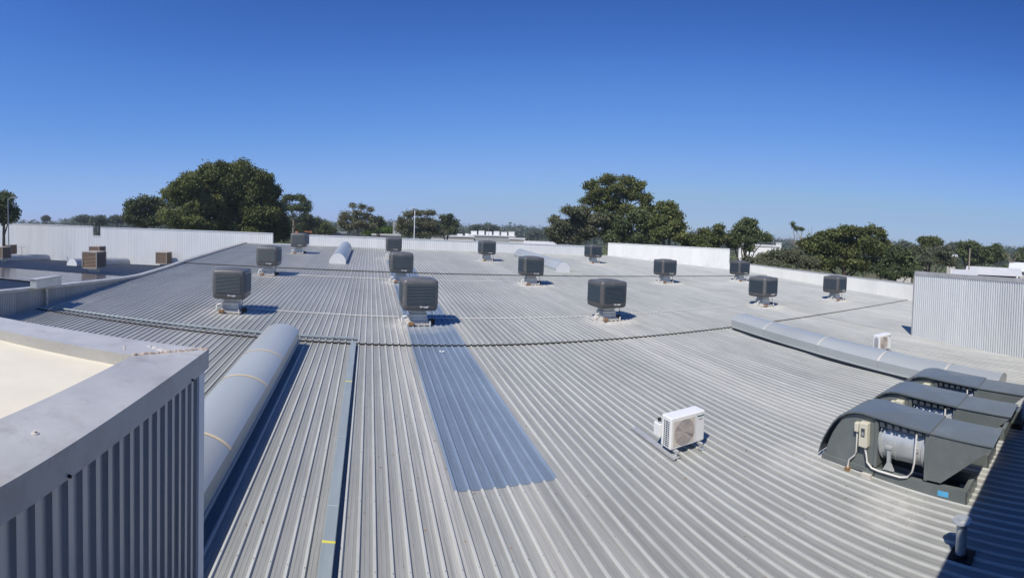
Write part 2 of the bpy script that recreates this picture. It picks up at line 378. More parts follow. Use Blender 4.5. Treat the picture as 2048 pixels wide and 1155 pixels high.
# ------------------------------------------------------------------ clad walls made of separate sheets
def clad_mesh(pitch, n, depth, m, name='wall_sheet', rw=.28):
    """vertical ribbed sheet, unit height, along +x, ribs towards -y"""
    pr = []
    for k in range(n):
        c = (k + .5) * pitch; a = pitch * rw / 2; s_ = pitch * .09
        pr += [(c - pitch / 2 if k == 0 else c - a - s_ * 1.5, 0), (c - a - s_, 0), (c - a, -depth), (c + a, -depth), (c + a + s_, 0)]
    pr.append((n * pitch, 0)); q = [pr[0]]
    for p in pr[1:]:
        if p[0] > q[-1][0] + 1e-6: q.append(p)
    b = MB(); b.strip(q, 0, 1, 'z'); return b.mesh(name, m)
def clad_wall(parent, me, width, p0, p1, zbot, ztop, thick=.12, matback=None):
    """sheets from p0 to p1; zbot/ztop functions of distance fraction"""
    p0 = np.array(p0, float); p1 = np.array(p1, float); Lg = np.linalg.norm(p1 - p0); a = math.atan2(p1[1] - p0[1], p1[0] - p0[0])
    n = max(1, round(Lg / width)); sx = Lg / (n * width)
    base = np.array([parent.location[0], parent.location[1], parent.location[2]])
    for i in range(n):
        t = (i + .5) / n; q = p0 + (p1 - p0) * (i / n)
        zb = zbot(t); zt = max(ztop(i / n), ztop((i + 1) / n)) - .03
        inst('wall_sheet', me, parent, (q[0] - base[0], q[1] - base[1], zb - base[2]), a, (sx, 1, zt - zb))
def wall_core(mb, p0, p1, zb0, zb1, zt0, zt1, t=.1, off=.03):
    """solid core behind the sheets"""
    p0 = np.array(p0, float); p1 = np.array(p1, float); d = (p1 - p0) / np.linalg.norm(p1 - p0); nrm = np.array([-d[1], d[0]])
    a0, a1 = p0 + nrm * off, p1 + nrm * off; b0, b1 = p0 + nrm * (off + t), p1 + nrm * (off + t)
    vs = [(*a0, zb0), (*a1, zb1), (*b1, zb1), (*b0, zb0), (*a0, zt0), (*a1, zt1), (*b1, zt1), (*b0, zt0)]
    mb.add(vs, [(0, 3, 2, 1), (4, 5, 6, 7), (0, 1, 5, 4), (1, 2, 6, 5), (2, 3, 7, 6), (3, 0, 4, 7)])
CLAD = clad_mesh(.19, 4, .013, M_wall); CLADG = clad_mesh(.087, 8, .024, M_wallgrey, rw=.42)
CLADR = clad_mesh(.100, 8, .030, M_wall, rw=.45)
CLADS = clad_mesh(.100, 8, .034, M_screen, rw=.40)
CLADN = clad_mesh(.097, 7, .024, M_nearwall, rw=.34)
def cap_box(mb, p0, p1, z0, z1, over=.05, h=.06, t=.2):
    p0 = np.array(p0, float); p1 = np.array(p1, float); d = (p1 - p0) / np.linalg.norm(p1 - p0); nrm = np.array([-d[1], d[0]])
    vs = []
    for zz0, zz1 in ((z0 - h, z1 - h), (z0 + .002, z1 + .002)):
        vs += [(*(p0 - nrm * over), zz0), (*(p1 - nrm * over), zz1), (*(p1 + nrm * t), zz1), (*(p0 + nrm * t), zz0)]
    mb.add(vs, [(0, 3, 2, 1), (4, 5, 6, 7), (0, 1, 5, 4), (1, 2, 6, 5), (2, 3, 7, 6), (3, 0, 4, 7)])

def parapet(name, label, p0, p1, zb, zt, mesh, width, mcore, mcap, caph=.06, over=.04, t=.18):
    e = empty(name, (p0[0], p0[1], 0)); tag(e, label, 'wall')
    c = MB(); q0 = (0, 0); q1 = (p1[0] - p0[0], p1[1] - p0[1])
    wall_core(c, q0, q1, zb(0), zb(1), zt(0) - .02, zt(1) - .02); c.build('wall_core', mcore, e)
    k = MB(); cap_box(k, q0, q1, zt(0), zt(1), over, caph, t); k.build('capping', mcap, e)
    clad_wall(e, mesh, width, p0, p1, zb, zt)
    return e
lin = lambda a, b: (lambda t: a + (b - a) * t)
W1 = .76
parapet('ribbed_wall', 'white ribbed wall at the far left, left of the notch behind the dark roof', (-60, 41.5), (-28.57, 41.5), lin(-1.6, -1.0), lin(4.75, 3.70), CLAD, W1, M_wall, M_capw)
parapet('ribbed_wall', 'short low white wall at the bottom of the notch', (-28.57, 41.5), (-27.58, 41.5), lin(-1.0, -1.0), lin(2.68, 2.68), CLAD, W1, M_wall, M_capw)
parapet('ribbed_wall', 'long tall white ribbed wall between the notch and the big tree', (-27.58, 41.5), (-8.85, 41.5), lin(-1.0, 0.3), lin(3.60, 3.16), CLAD, W1, M_wall, M_capw)
parapet('roof_edge_upstand', 'low white upstand at the roof edge in front of the dark tree shade', (-8.85, 41.5), (-5.45, 41.5), lin(1.7, 1.7), lin(2.19, 2.17), CLAD, W1, M_wall, M_capw)
parapet('ribbed_wall', 'long low white wall along the far roof edge behind the coolers', (-5.45, 41.5), (22.1, 41.5), lin(1.6, 1.3), lin(3.07, 2.66), CLAD, W1, M_wall, M_capw)
parapet('roof_edge_upstand', 'low white upstand beside the raised white wall panel', (22.1, 41.5), (24.0, 41.8), lin(1.3, 1.3), lin(1.75, 1.72), CLAD, W1, M_wall, M_capw)
parapet('ribbed_wall', 'raised white wall panel set across the far right corner of the roof', (24.0, 41.8), (30.95, 30.85), lin(1.3, .7), lin(3.06, 3.08), CLAD, W1, M_wall, M_capw)
parapet('roof_edge_upstand', 'short white upstand right of the raised white wall panel', (30.95, 30.85), (32.0, 30.5), lin(.7, .7), lin(1.72, 1.70), CLAD, W1, M_wall, M_capw)
parapet('ribbed_wall', 'long low white wall along the right roof edge in front of the trees', (32.0, 30.5), (30.8, 9.0), lin(.7, -.3), lin(1.80, 1.36), CLADR, .8, M_wall, M_cap)
# tall grey wall on the right
e = parapet('ribbed_screen_wall', 'tall pale grey ribbed wall at the right edge with flat capping', (19.0, 7.45), (17.15, -1.4), lin(.0, -.35), lin(2.95, 2.98), CLADS, .8, M_wallgrey, M_cap, .16, .04, .16)
c = MB(); c.box(-.045, -.02, .06, .03, .14, 2.8); o = c.build('corner_trim', M_cap, e); o.rotation_euler = (0, 0, math.atan2(-8.85, -1.85))
c = MB(); c.prism([(0, .0), (.9, .0), (0, 1.6)], .4, .46, 'x'); o = c.build('brace', M_cap, e); o.rotation_euler = (0, 0, math.atan2(-8.85, -1.85) )
o.location = (.05, -.3, .08)
c = MB(); c.box(-.12, .1, 0, -.07, .16, .0 + .05); 

# low side wall between the two roofs
e = empty('side_wall', (-11.4, 8, 0)); tag(e, 'low grey ribbed wall along the left roof edge, sinking into the roof', 'wall')
def tz(y): return max(1.66 - .042 * (y - 11), roofz(-11.4, y) + .13)
ys = [6, 11, 13.1, 16, 19, 21, 22.5, 24, 27, 30, 34, 38, 41.45]
for i in range(len(ys) - 1):
    ya, yb = ys[i], ys[i + 1]
    c = MB(); za, zb_ = tz(ya + 1e-3), tz(yb - 1e-3)
    c.add([(-.06, ya - 8, za - .12), (-.06, yb - 8, zb_ - .12), (-.06, yb - 8, zb_), (-.06, ya - 8, za), (.12 - .3, ya - 8, za + .01), (-.18, yb - 8, zb_ + .01)], [])
    x0, x1 = -.22, .05
    c.add([(x0, ya - 8, za - .10), (x1, ya - 8, za - .10), (x1, yb - 8, zb_ - .10), (x0, yb - 8, zb_ - .10), (x0, ya - 8, za + .012), (x1, ya - 8, za), (x1, yb - 8, zb_), (x0, yb - 8, zb_ + .012)],
          [(0, 3, 2, 1), (4, 5, 6, 7), (0, 1, 5, 4), (1, 2, 6, 5), (2, 3, 7, 6), (3, 0, 4, 7)])
    c.build('capping', M_cap, e)
c = MB()
for i in range(len(ys) - 1):
    ya, yb = ys[i], ys[i + 1]; za, zb_ = tz(ya + 1e-3) - .09, tz(yb - 1e-3) - .09
    x0, x1 = -.16, -.03
    c.add([(x0, ya - 8, -1), (x1, ya - 8, -1), (x1, yb - 8, -1), (x0, yb - 8, -1), (x0, ya - 8, za), (x1, ya - 8, za), (x1, yb - 8, zb_), (x0, yb - 8, zb_)],
          [(0, 3, 2, 1), (4, 5, 6, 7), (0, 1, 5, 4), (1, 2, 6, 5), (2, 3, 7, 6), (3, 0, 4, 7)])
c.build('wall_core', M_wallgrey, e)
y = 6.0
while y < 24.5:
    zt = tz(y + .35) - .08; zb_ = roofz(-11.4, y) - .05
    if zt - zb_ > .03: inst('wall_sheet', CLADG, e, (0, y + .696 - 8, zb_), math.radians(90), (-1, -1, zt - zb_))
    y += .696
# rainwater head and downpipe on the side wall
e = empty('rainwater_head', (-11.34, 12.55, roofz(-11.3, 12.6))); tag(e, 'grey metal rainwater box on the low left wall above its downpipe', 'rain head')
z0 = roofz(-11.3, 12.6)
c = MB(); c.box(0, -.25, 1.60 - z0, .34, 1.2, 1.93 - z0); bevel(c.build('box', M_galv, e), .008, 1)
c = MB(); c.box(-.03, -.28, 1.93 - z0, .37, 1.23, 1.955 - z0); c.build('lid', M_cap, e)
c = MB(); c.box(.02, .55, .03, .12, .65, 1.60 - z0); c.build('downpipe', M_cap, e)

# ------------------------------------------------------------------ neighbour roof (falls away)
def nz(y): return 2.091 - .057 * y
b = MB()
b.add([(-75, 0, nz(0) - .02), (-11.5, 0, nz(0) - .02), (-11.5, 41.5, nz(41.5) - .02), (-75, 41.5, nz(41.5) - .02), (-75, 0, -6), (-11.5, 0, -6), (-11.5, 41.5, -6), (-75, 41.5, -6)],
      [(0, 1, 2, 3), (0, 4, 5, 1), (1, 5, 6, 2), (2, 6, 7, 3), (3, 7, 4, 0)])
nroof = tag(b.build('neighbour_roof', M_nroof), kind='structure')
NSH = sheet_mesh(M_nroof)
x = -12.3
while x > -62:
    o = inst('roof_sheet', NSH, nroof, (x, 6, nz(6)), 0, (1, 35.5 / math.cos(.057), 1)); o.rotation_euler = (-math.atan(.057), 0, 0)
    x -= .76

# ------------------------------------------------------------------ solar array on the neighbour roof
e = empty('solar_array', (-12.6, 15.7, nz(15.7) + .1)); e.rotation_euler = (-math.atan(.057), 0, 0)
tag(e, 'rows of brownish solar panels on the dark roof at the far left', 'solar panels')
c = MB(); c.box(-.49, 0, 0, .49, 1.62, .035); pf = c.mesh('solar_panel', M_solfr)
c = MB(); c.box(-.46, .03, .0352, .46, 1.59, .039); pg = c.mesh('glass', M_solar)
c = MB(); c.box(-18, 0, -.06, .5, .05, -.002); rl = c.mesh('rail', M_solfr)
for r in range(4):
    for i in range(18):
        if r == 0 and i > 13: continue
        p = inst('solar_panel', pf, e, (-i * 1.02, r * 1.66, 0)); inst('glass', pg, p)
    for q in (.3, 1.25): inst('rail', rl, e, (0, r * 1.66 + q, 0))
c = MB(); c.box(-1.1, -.3, -.1, -1.0, -.2, .1)

# brown coolers of the neighbour
def brown_cooler(label, x, y, zb, rz=0.0, s=1.0):
    e = empty('brown_cooler', (x, y, zb), rz); tag(e, label, 'air cooler', 'brown slatted coolers on the neighbouring roof')
    c = MB(); c.box(-.28, -.28, 0, .28, .28, .3); c.build('duct', M_galv, e)
    c = MB(); c.box(-.58, -.58, .3, .58, .58, .40); c.box(-.60, -.60, 1.38, .60, .60, 1.46)
    for sx in (-1, 1):
        for sy in (-1, 1): c.box(sx * .58 - .03, sy * .58 - .03, .4, sx * .58 + .03, sy * .58 + .03, 1.38)
    c.build('cabinet', M_brickfr, e)
    c = MB(); c.box(-.54, -.54, .4, .54, .54, 1.38)
    for k in range(10):
        z = .44 + k * .094
        for s_ in (-1, 1):
            c.add([(-.54, s_ * .54, z + .06), (.54, s_ * .54, z + .06), (.54, s_ * .585, z), (-.54, s_ * .585, z)], [(0, 1, 2, 3)])
            c.add([(s_ * .54, -.54, z + .06), (s_ * .54, .54, z + .06), (s_ * .585, .54, z), (s_ * .585, -.54, z)], [(0, 1, 2, 3)])
    c.build('slatted_pads', M_brick, e)
    return e
brown_cooler('brown slatted cooler standing in front of another behind the solar panels', -17.7, 25.8, nz(25.8))
brown_cooler('brown slatted cooler half hidden behind the nearer brown cooler', -25.3, 37.5, nz(37.5) + .35)
brown_cooler('lone brown slatted cooler below the tall white wall near the sloping edge', -19.55, 40.6, nz(40.6) - .05)
brown_cooler('dark brown slatted cooler at the left edge of the view', -32.2, 31.2, nz(31.2) + .05)
brown_cooler('small brown slatted cooler behind the one at the left edge', -39.5, 39.6, nz(39.6) + .25)

# ------------------------------------------------------------------ barrel vault ducts / skylight covers
def barrel(name, label, x0, x1, y0, y1, h, side, base, m=M_duct, bands=(), endm=None, skew=0.0, gap=0.0, group=None, zf=None, seam=None):
    zf = zf or roofz
    cx_, hw = (x0 + x1) / 2, (x1 - x0) / 2; z0 = zf(cx_, y0 + .01)
    e = empty(name, (cx_, y0, z0)); tag(e, label, 'duct', group)
    slope = (zf(cx_, y1) - z0) / (y1 - y0)
    e.rotation_euler = (math.atan(slope), 0, skew)
    Lg = y1 - y0
    def arc(r0, k=14):
        pts = [(-hw - r0, gap), (-hw - r0, side)]; a0 = math.radians(28); k0 = math.sin(a0)
        for i in range(1, k):
            a = math.pi - a0 - (math.pi - 2 * a0) * i / k; pts.append(((hw + r0) * math.cos(a) / math.cos(a0), side + (h - side + r0) * (math.sin(a) - k0) / (1 - k0)))
        return pts + [(hw + r0, side), (hw + r0, gap)]
    pr = arc(0)
    n = max(1, round(Lg / 1.9))
    ed = [Lg * i / n for i in range(n + 1)] if not bands else [0] + [q - y0 for q in bands] + [Lg]
    for a, b_ in zip(ed[:-1], ed[1:]):
        c = MB(); c.strip(pr[1:-1], a, b_ - .004, 'y', True); c.strip(pr[:2], a, b_ - .004, 'y'); c.strip(pr[-2:], a, b_ - .004, 'y'); o = c.build('cover_sheet', m, e)
    for a in ed[1:-1]:
        c = MB(); c.strip(arc(.008)[1:-1], a - .028, a + .028, 'y', True); c.build('sealed_joint', seam or M_seam, e)
    for yy, nm in ((.02, 'end_panel'), (Lg - .02, 'end_panel')):
        c = MB(); q = arc(-.006); c.prism([(u, v) for u, v in q], yy - .012, yy + .012, 'y'); c.build(nm, endm or m, e)
    c = MB(); c.box(-hw + .07, .05, -.05, hw - .07, Lg - .05, gap + .03); c.build('curb', M_darkmet if gap else m, e)  # curb under an open gap gets a dark colour for the shade there
    # folded lower edge with screws
    for sx in (-1, 1):
        c = MB(); c.box(sx * (hw + .012) - .012, 0, gap, sx * (hw + .012) + .012, Lg, gap + .03); c.build('lower_flange', m, e)
    return e
barrel('barrel_duct', 'long blue-grey barrel duct at the lower left beside the near parapet', -2.78, -1.83, 1.5, 12.28, .62, .45, 0, bands=[2.9, 4.5, 5.96, 8.3, 9.9], gap=.17)
barrel('barrel_duct', 'long grey-blue barrel duct running from the right middle to the exhaust fans', 12.30, 13.38, 2.2, 12.45, .62, .42, 0, bands=[3.8, 5.9, 8.2, 10.7], gap=.14, skew=-.058, seam=M_flash)
barrel('barrel_duct', 'short blue-white barrel duct with white end on the far left of the roof', -2.55, -1.45, 29.4, 38.8, .72, .25, 0, endm=M_white)
barrel('barrel_duct', 'far barrel duct with white end, right of the centre coolers', 12.4, 13.5, 28.5, 37.8, .72, .25, 0, endm=M_white)
nzf = lambda x, y: nz(y)
barrel('barrel_duct', 'pale barrel duct with white eight sided end behind the brown cooler', -24.6, -23.5, 31.6, 40.9, .68, .25, 0, m=M_dome, endm=M_white, gap=.05, zf=nzf)
barrel('barrel_duct', 'pale barrel duct behind the brown cooler at the left edge', -35.0, -33.9, 31.5, 40.6, .68, .25, 0, m=M_dome, gap=.05, zf=nzf)
e = empty('aerial', (-35.0 * .97, 38.5 * .93, nz(36))); tag(e, 'thin rooftop aerial on a pole in front of the far white wall', 'aerial')
c = MB(); c.tube([(0, 0, 0), (0, 0, 1.5)], .02, 6); c.box(-.15, -.15, 0, .15, .15, .03); c.build('mast', M_pole, e)
c = MB(); c.tube([(-.45, 0, 1.5), (.5, 0, 1.5)], .02, 6)
for k in range(5): c.tube([(-.4 + k * .18, -.22, 1.5), (-.4 + k * .18, .22, 1.5)], .012, 5)
c.build('antenna', M_pole, e)

# ------------------------------------------------------------------ evaporative coolers
def rrect(w, d, r, seg=6):
    pts = []
    for (cx_, cy_, a0) in ((w / 2 - r, d / 2 - r, 0), (-w / 2 + r, d / 2 - r, 90), (-w / 2 + r, -d / 2 + r, 180), (w / 2 - r, -d / 2 + r, 270)):
        for k in range(seg + 1):
            a = math.radians(a0 + 90 * k / seg); pts.append((cx_ + r * math.cos(a), cy_ + r * math.sin(a)))
    return pts
def loft(mb, levels, smooth=True):
    rings = [[(x, y, z) for x, y in rrect(w_, d_, r_)] for z, w_, d_, r_ in levels]
    n = len(rings[0]); vs = [p for g_ in rings for p in g_]; fs = []
    for i in range(len(rings) - 1):
        for k in range(n): fs.append((i * n + k, i * n + (k + 1) % n, (i + 1) * n + (k + 1) % n, (i + 1) * n + k))
    mb.add(vs, fs, smooth); mb.add(rings[0], [tuple(range(n))[::-1]]); mb.add(rings[-1], [tuple(range(n))])
def text_mesh(body, size, m, name='lettering', shear=0.0, ext=.002):
    cu = bpy.data.curves.new(name, 'FONT'); cu.body = body; cu.size = size; cu.extrude = ext; cu.shear = shear; cu.align_x = 'CENTER'; cu.align_y = 'CENTER'
    cu.offset = size * .035
    o = bpy.data.objects.new('t', cu); COL.objects.link(o); dg = bpy.context.evaluated_depsgraph_get(); dg.update()
    me = bpy.data.meshes.new_from_object(o.evaluated_get(dg)); bpy.data.objects.remove(o); me.name = name
    me.materials.clear(); me.materials.append(m); return me
BADGE = text_mesh('Breezair', .085, M_white, 'badge', .3, .003)
def make_cooler():
    e = empty('evaporative_cooler', (0, 0, 0))
    c = MB(); loft(c, [(.50, .86, .86, .12), (.52, 1.06, 1.06, .13), (.58, 1.15, 1.15, .13), (.75, 1.17, 1.17, .125), (1.42, 1.17, 1.17, .125), (1.48, 1.15, 1.15, .125), (1.52, 1.09, 1.09, .13)])
    c.build('body', M_body, e)
    c = MB(); loft(c, [(1.50, 1.0, 1.0, .3), (1.535, .94, .94, .4), (1.56, .74, .74, .34), (1.575, .40, .40, .19)]); c.build('lid', M_body, e)
    for k in range(4):
        a = k * math.pi / 2
        c = MB(); c.box(-.45, -.592, .74, .45, -.575, 1.38)
        for i in range(13):
            z = .755 + i * .0475
            c.add([(-.45, -.593, z + .032), (.45, -.593, z + .032), (.45, -.606, z), (-.45, -.606, z), (-.45, -.593, z - .004), (.45, -.593, z - .004)], [(0, 1, 2, 3), (3, 2, 5, 4)])
        o = c.build('louvre_panel', M_louv, e); o.rotation_euler = (0, 0, a)
    c = MB(); loft(c, [(.10, .60, .52, .01), (.24, .60, .52, .01), (.26, .56, .50, .01), (.36, .58, .52, .01), (.37, .50, .44, .01), (.50, .50, .44, .01)], False); c.build('dropper_duct', M_galv, e)
    c = MB(); c.box(-.40, -.40, .02, .40, .42, .075); c.box(-.33, -.30, .075, .33, .32, .13); c.build('base_flashing', M_flash, e)
    c = MB(); c.tube([(-.55, -.1, .03), (-.55, -.1, .22), (-.52, -.1, .26), (-.3, -.1, .28)], .022, 8); c.build('drain_pipe', M_pvc, e)
    c = MB(); c.tube([(-.60, .5, .05), (-.60, -.1, .05)], .02, 8); c.build('water_pipe', M_pvc, e)
    c = MB(); c.tube([(.36, -.46, .03), (.36, -.46, .16)], .025, 8); c.build('drain_outlet', M_pvc, e)
    c = MB(); c.box(-.36, -.50, .02, -.18, -.40, .13); bevel(c.build('prop_block', M_brownblk, e), .01, 1)
    c = MB(); c.box(.40, -.20, .03, .56, -.02, .17); c.build('valve_box', M_black, e)
    c = MB(); c.tube([(.44, -.3, .05), (.44, -.3, .42), (.44, -.2, .55)], .012, 6); c.build('power_cable', M_black, e)
    o = inst('badge', BADGE, e, (.12, -.588, .655)); o.rotation_euler = (math.radians(90), 0, 0); o.scale = (1, 1, 1)
    return e
CL = ['front row cooler left of the big blue strip, nearest to the left barrel duct', 'front row cooler standing on the bluish roof strip, nearest to the viewer',
      'front row cooler third from the left, with a rusty block at its foot', 'front row cooler just beyond the end of the right barrel duct', 'rightmost front row cooler, nearest to the tall grey wall',
      'middle row cooler at the far left, between the near and far left coolers', 'middle row cooler partly hidden behind the cooler on the blue strip', 'middle row cooler in front of the far barrel duct',
      'middle row cooler in front of the raised white wall panel', 'middle row cooler by the right end of the raised white wall panel',
      'far row cooler before the dark gap beside the big tree', 'far row cooler at the top of the blue strip, left of centre', 'far row cooler standing alone between the blue strip and the far barrel duct', 'far row cooler below the right gum tree at the wall gap']
proto = None
for i, (x, y) in enumerate(COOLERS):
    if proto is None: o = proto = make_cooler()
    else: o = copy_tree(proto)
    o.location = (x, y, roofz(x, y)); o.rotation_euler = (0, 0, random.uniform(-.05, .05))
    tag(o, CL[i], 'evaporative cooler', 'dark evaporative coolers set out in rows on the ribbed roof')
# conduits between coolers
def conduit(label, pts, r=.016, m=M_pvc, h=.046):
    c = MB(); path = []
    for (xa, ya), (xb, yb) in zip(pts[:-1], pts[1:]):
        n = max(2, int(abs(xb - xa) / .8))
        for k in range(n):
            t = k / n; x = xa + (xb - xa) * t; y = ya + (yb - ya) * t
            path.append((x, y + random.uniform(-.012, .012), roofz(x, y) + h))
    path.append((pts[-1][0], pts[-1][1], roofz(*pts[-1]) + h))
    c.tube(path, r, 6); return tag(c.build('conduit_pipe', m), label, 'pipe')
conduit('white pipe between the two left coolers of the front row', [(-4.2, 15.9), (1.15, 15.8)])
conduit('white pipe right of the cooler on the blue strip', [(2.1, 15.7), (8.4, 15.75)])
conduit('thin white pipe between the third and fourth front row coolers', [(9.5, 15.85), (18.0, 16.0)], .013)
conduit('thin white pipe at the right end of the front row', [(19.0, 15.7), (24.5, 15.3)], .012)
conduit('white pipe between the two left coolers of the middle row', [(-4.8, 24.3), (1.2, 24.1)], .018)
conduit('thin white pipe right of the middle cooler by the blue strip', [(2.2, 24.1), (8.3, 24.2)], .015)
conduit('thin white pipe crossing the middle row towards the right', [(9.4, 24.2), (17.8, 24.4)], .012)

# ------------------------------------------------------------------ cable trays
def tray(name, label, p0, p1, w_, h0, h1, n, feet=True):
    p0 = np.array(p0, float); p1 = np.array(p1, float); d = p1 - p0; Lg = np.linalg.norm(d); a = math.atan2(d[1], d[0])
    z0 = roofz(*p0); e = empty(name, (p0[0], p0[1], z0), 0); tag(e, label, 'cable tray')
    for k in range(n):
        q = p0 + d * k / n; r = p0 + d * (k + 1) / n
        nx, ny = -d[1] / Lg * w_ / 2, d[0] / Lg * w_ / 2
        zq, zr = roofz(*q) - z0, roofz(*r) - z0; g_ = d / Lg * .003
        q2 = q - p0; r2 = r - p0 - g_
        c = MB(); vs = []
        for hh in (h0, h1): vs += [(q2[0] - nx, q2[1] - ny, zq + hh), (r2[0] - nx, r2[1] - ny, zr + hh), (r2[0] + nx, r2[1] + ny, zr + hh), (q2[0] + nx, q2[1] + ny, zq + hh)]
        c.add(vs, [(0, 3, 2, 1), (4, 5, 6, 7), (0, 1, 5, 4), (1, 2, 6, 5), (2, 3, 7, 6), (3, 0, 4, 7)]); bevel(c.build('cover', M_tray, e), .005, 1)
        if feet:
            m_ = (q2 + r2) / 2; zz = (zq + zr) / 2
            c = MB(); c.box(m_[0] - .04, m_[1] - .05, zz + .0, m_[0] + .04, m_[1] + .05, zz + h0); c.build('support_block', M_darkmet, e)
    return e
tr = tray('cable_tray', 'narrow grey-blue cable tray running straight down the roof with yellow tape', (-.335, .2), (-.335, 12.62), .150, .055, .125, 7)
for yy in (4.88, 9.68):
    c = MB(); c.box(-.0765, yy - .2 - .018, roofz(-.335, yy) - roofz(-.335, .2) + .118, .0765, yy - .2 + .018, roofz(-.335, yy) - roofz(-.335, .2) + .1275); c.build('yellow_tape', M_yellow, tr)
tray('cable_tray', 'grey cable tray running across behind the left barrel duct to the low wall', (-.26, 12.95), (-10.75, 12.95), .10, .055, .09, 8)
c = MB(); c.box(-.05, -.04, 0, .05, .04, .004)
o = tag(c.build('white_plate', M_white), 'small white plate lying on the blue strip near the step', 'plate'); o.location = (2.1, 12.2, roofz(2.1, 12.2) + .03); o.scale = (1.3, 1.8, 1)

# ------------------------------------------------------------------ air conditioner units
PAN = text_mesh('Panasonic', .039, M_green, 'lettering', 0, .001); INV = text_mesh('INVERTER', .022, M_greyp, 'lettering', 0, .001)
def aircon(label, x, y, zb, rz, w_=.76, d_=.28, h_=.54, arch=False, rails=True):
    e = empty('air_conditioner', (x, y, zb), rz); tag(e, label, 'air conditioner')
    z0 = .14
    c = MB(); c.box(0, 0, z0, w_, d_, z0 + h_); bevel(c.build('casing', M_white, e), .02, 3)
    c = MB(); c.box(.05, -.004, z0 + .045, .52, .0, z0 + h_ - .06); c.build('grille_surround', M_grillebg, e)
    c = MB(); n = 28; cx_, cz = .285, z0 + h_ / 2 - .005; R = .215
    c.add([(cx_, -.008, cz)] + [(cx_ + R * math.cos(2 * math.pi * k / n), -.007, cz + R * math.sin(2 * math.pi * k / n)) for k in range(n)], [(0, 1 + k, 1 + (k + 1) % n) for k in range(n)])
    for rr in np.linspace(.05, R, 9):
        c.tube([(cx_ + rr * math.cos(2 * math.pi * k / n), -.012, cz + rr * math.sin(2 * math.pi * k / n)) for k in range(n + 1)], .0035, 4, cap=False)
    for k in range(10):
        a = 2 * math.pi * k / 10; c.tube([(cx_, -.011, cz), (cx_ + R * math.cos(a), -.011, cz + R * math.sin(a))], .003, 4)
    c.build('fan_grille', M_grille, e)
    c = MB(); c.box(.545, -.003, z0 + .03, .548, .001, z0 + h_ - .03); c.build('panel_joint', M_greyp, e)
    o = inst('lettering', PAN, e, (.655, -.004, z0 + h_ - .075)); o.rotation_euler = (math.radians(90), 0, 0)
    o = inst('lettering', INV, e, (.655, -.004, z0 + h_ - .135)); o.rotation_euler = (math.radians(90), 0, 0)
    # side vents
    c = MB()
    if arch:
        pts = [(.05, z0 + .03), (.22, z0 + .03), (.22, z0 + .40), (.195, z0 + .45), (.135, z0 + .47), (.075, z0 + .45), (.05, z0 + .40)]
        c.prism(pts, -.003, .002, 'x'); c.build('side_vent', M_greyp, e)
    else:
        for r in range(13):
            z = z0 + .04 + r * .034
            for (ya, yb) in ((.055, .085), (.10, .15)) + (((.17, .20),) if r % 1 == 0 else ()):
                c.box(-.004, ya, z, .002, yb, z + .02)
        c.build('side_vent', M_darkmet, e)
        c = MB(); c.box(-.05, .12, z0 + .14, .0, d_ + .02, z0 + .36); bevel(c.build('valve_cover', M_white, e), .01, 2)
        o = e.children[-1]; o.location = (-.0, .14, 0)
        c = MB(); c.tube([(-.02, .30, z0 + .40), (-.02, .33, z0 + .46)], .03, 8); c.build('cable_gland', M_black, e)
    for xx in (.08, w_ - .14):
        c = MB(); c.box(xx, -.08, .095, xx + .05, d_ + .10, .135); c.box(xx, -.08, .03, xx + .012, -.02, .10); c.box(xx, d_ + .03, .03, xx + .012, d_ + .09, .10)
        c.box(xx - .01, -.10, .025, xx + .07, .0, .035); c.build('mounting_bracket', M_galv, e)
    return e
ac = aircon('white air conditioner on brackets in the middle of the open ribbed roof', 4.86, 5.84, roofz(5.2, 5.9), .0)
c = MB(); c.box(4.86, 5.66, roofz(4.9, 6.4) - .02, 4.98, 7.0, roofz(4.9, 6.4) + .06)
c = MB(); c.strip([(-.05, .031), (-.045, .045), (.045, .045), (.05, .031)], 0, 1.3, 'y')
c.strip([(-.075, .030), (-.06, .0325)], 0, 1.35, 'y')
o = tag(c.build('metal_rail', M_wallgrey), 'short pale metal rail under the left foot of the white air conditioner', 'rail'); o.location = (4.92, 5.72, roofz(4.92, 5.72)); o.rotation_euler = (math.atan(SY), 0, .01)
aircon('small white air conditioner half hidden behind the right barrel duct', 14.72, 6.95, roofz(15, 7) + .0, math.radians(-8), arch=True)

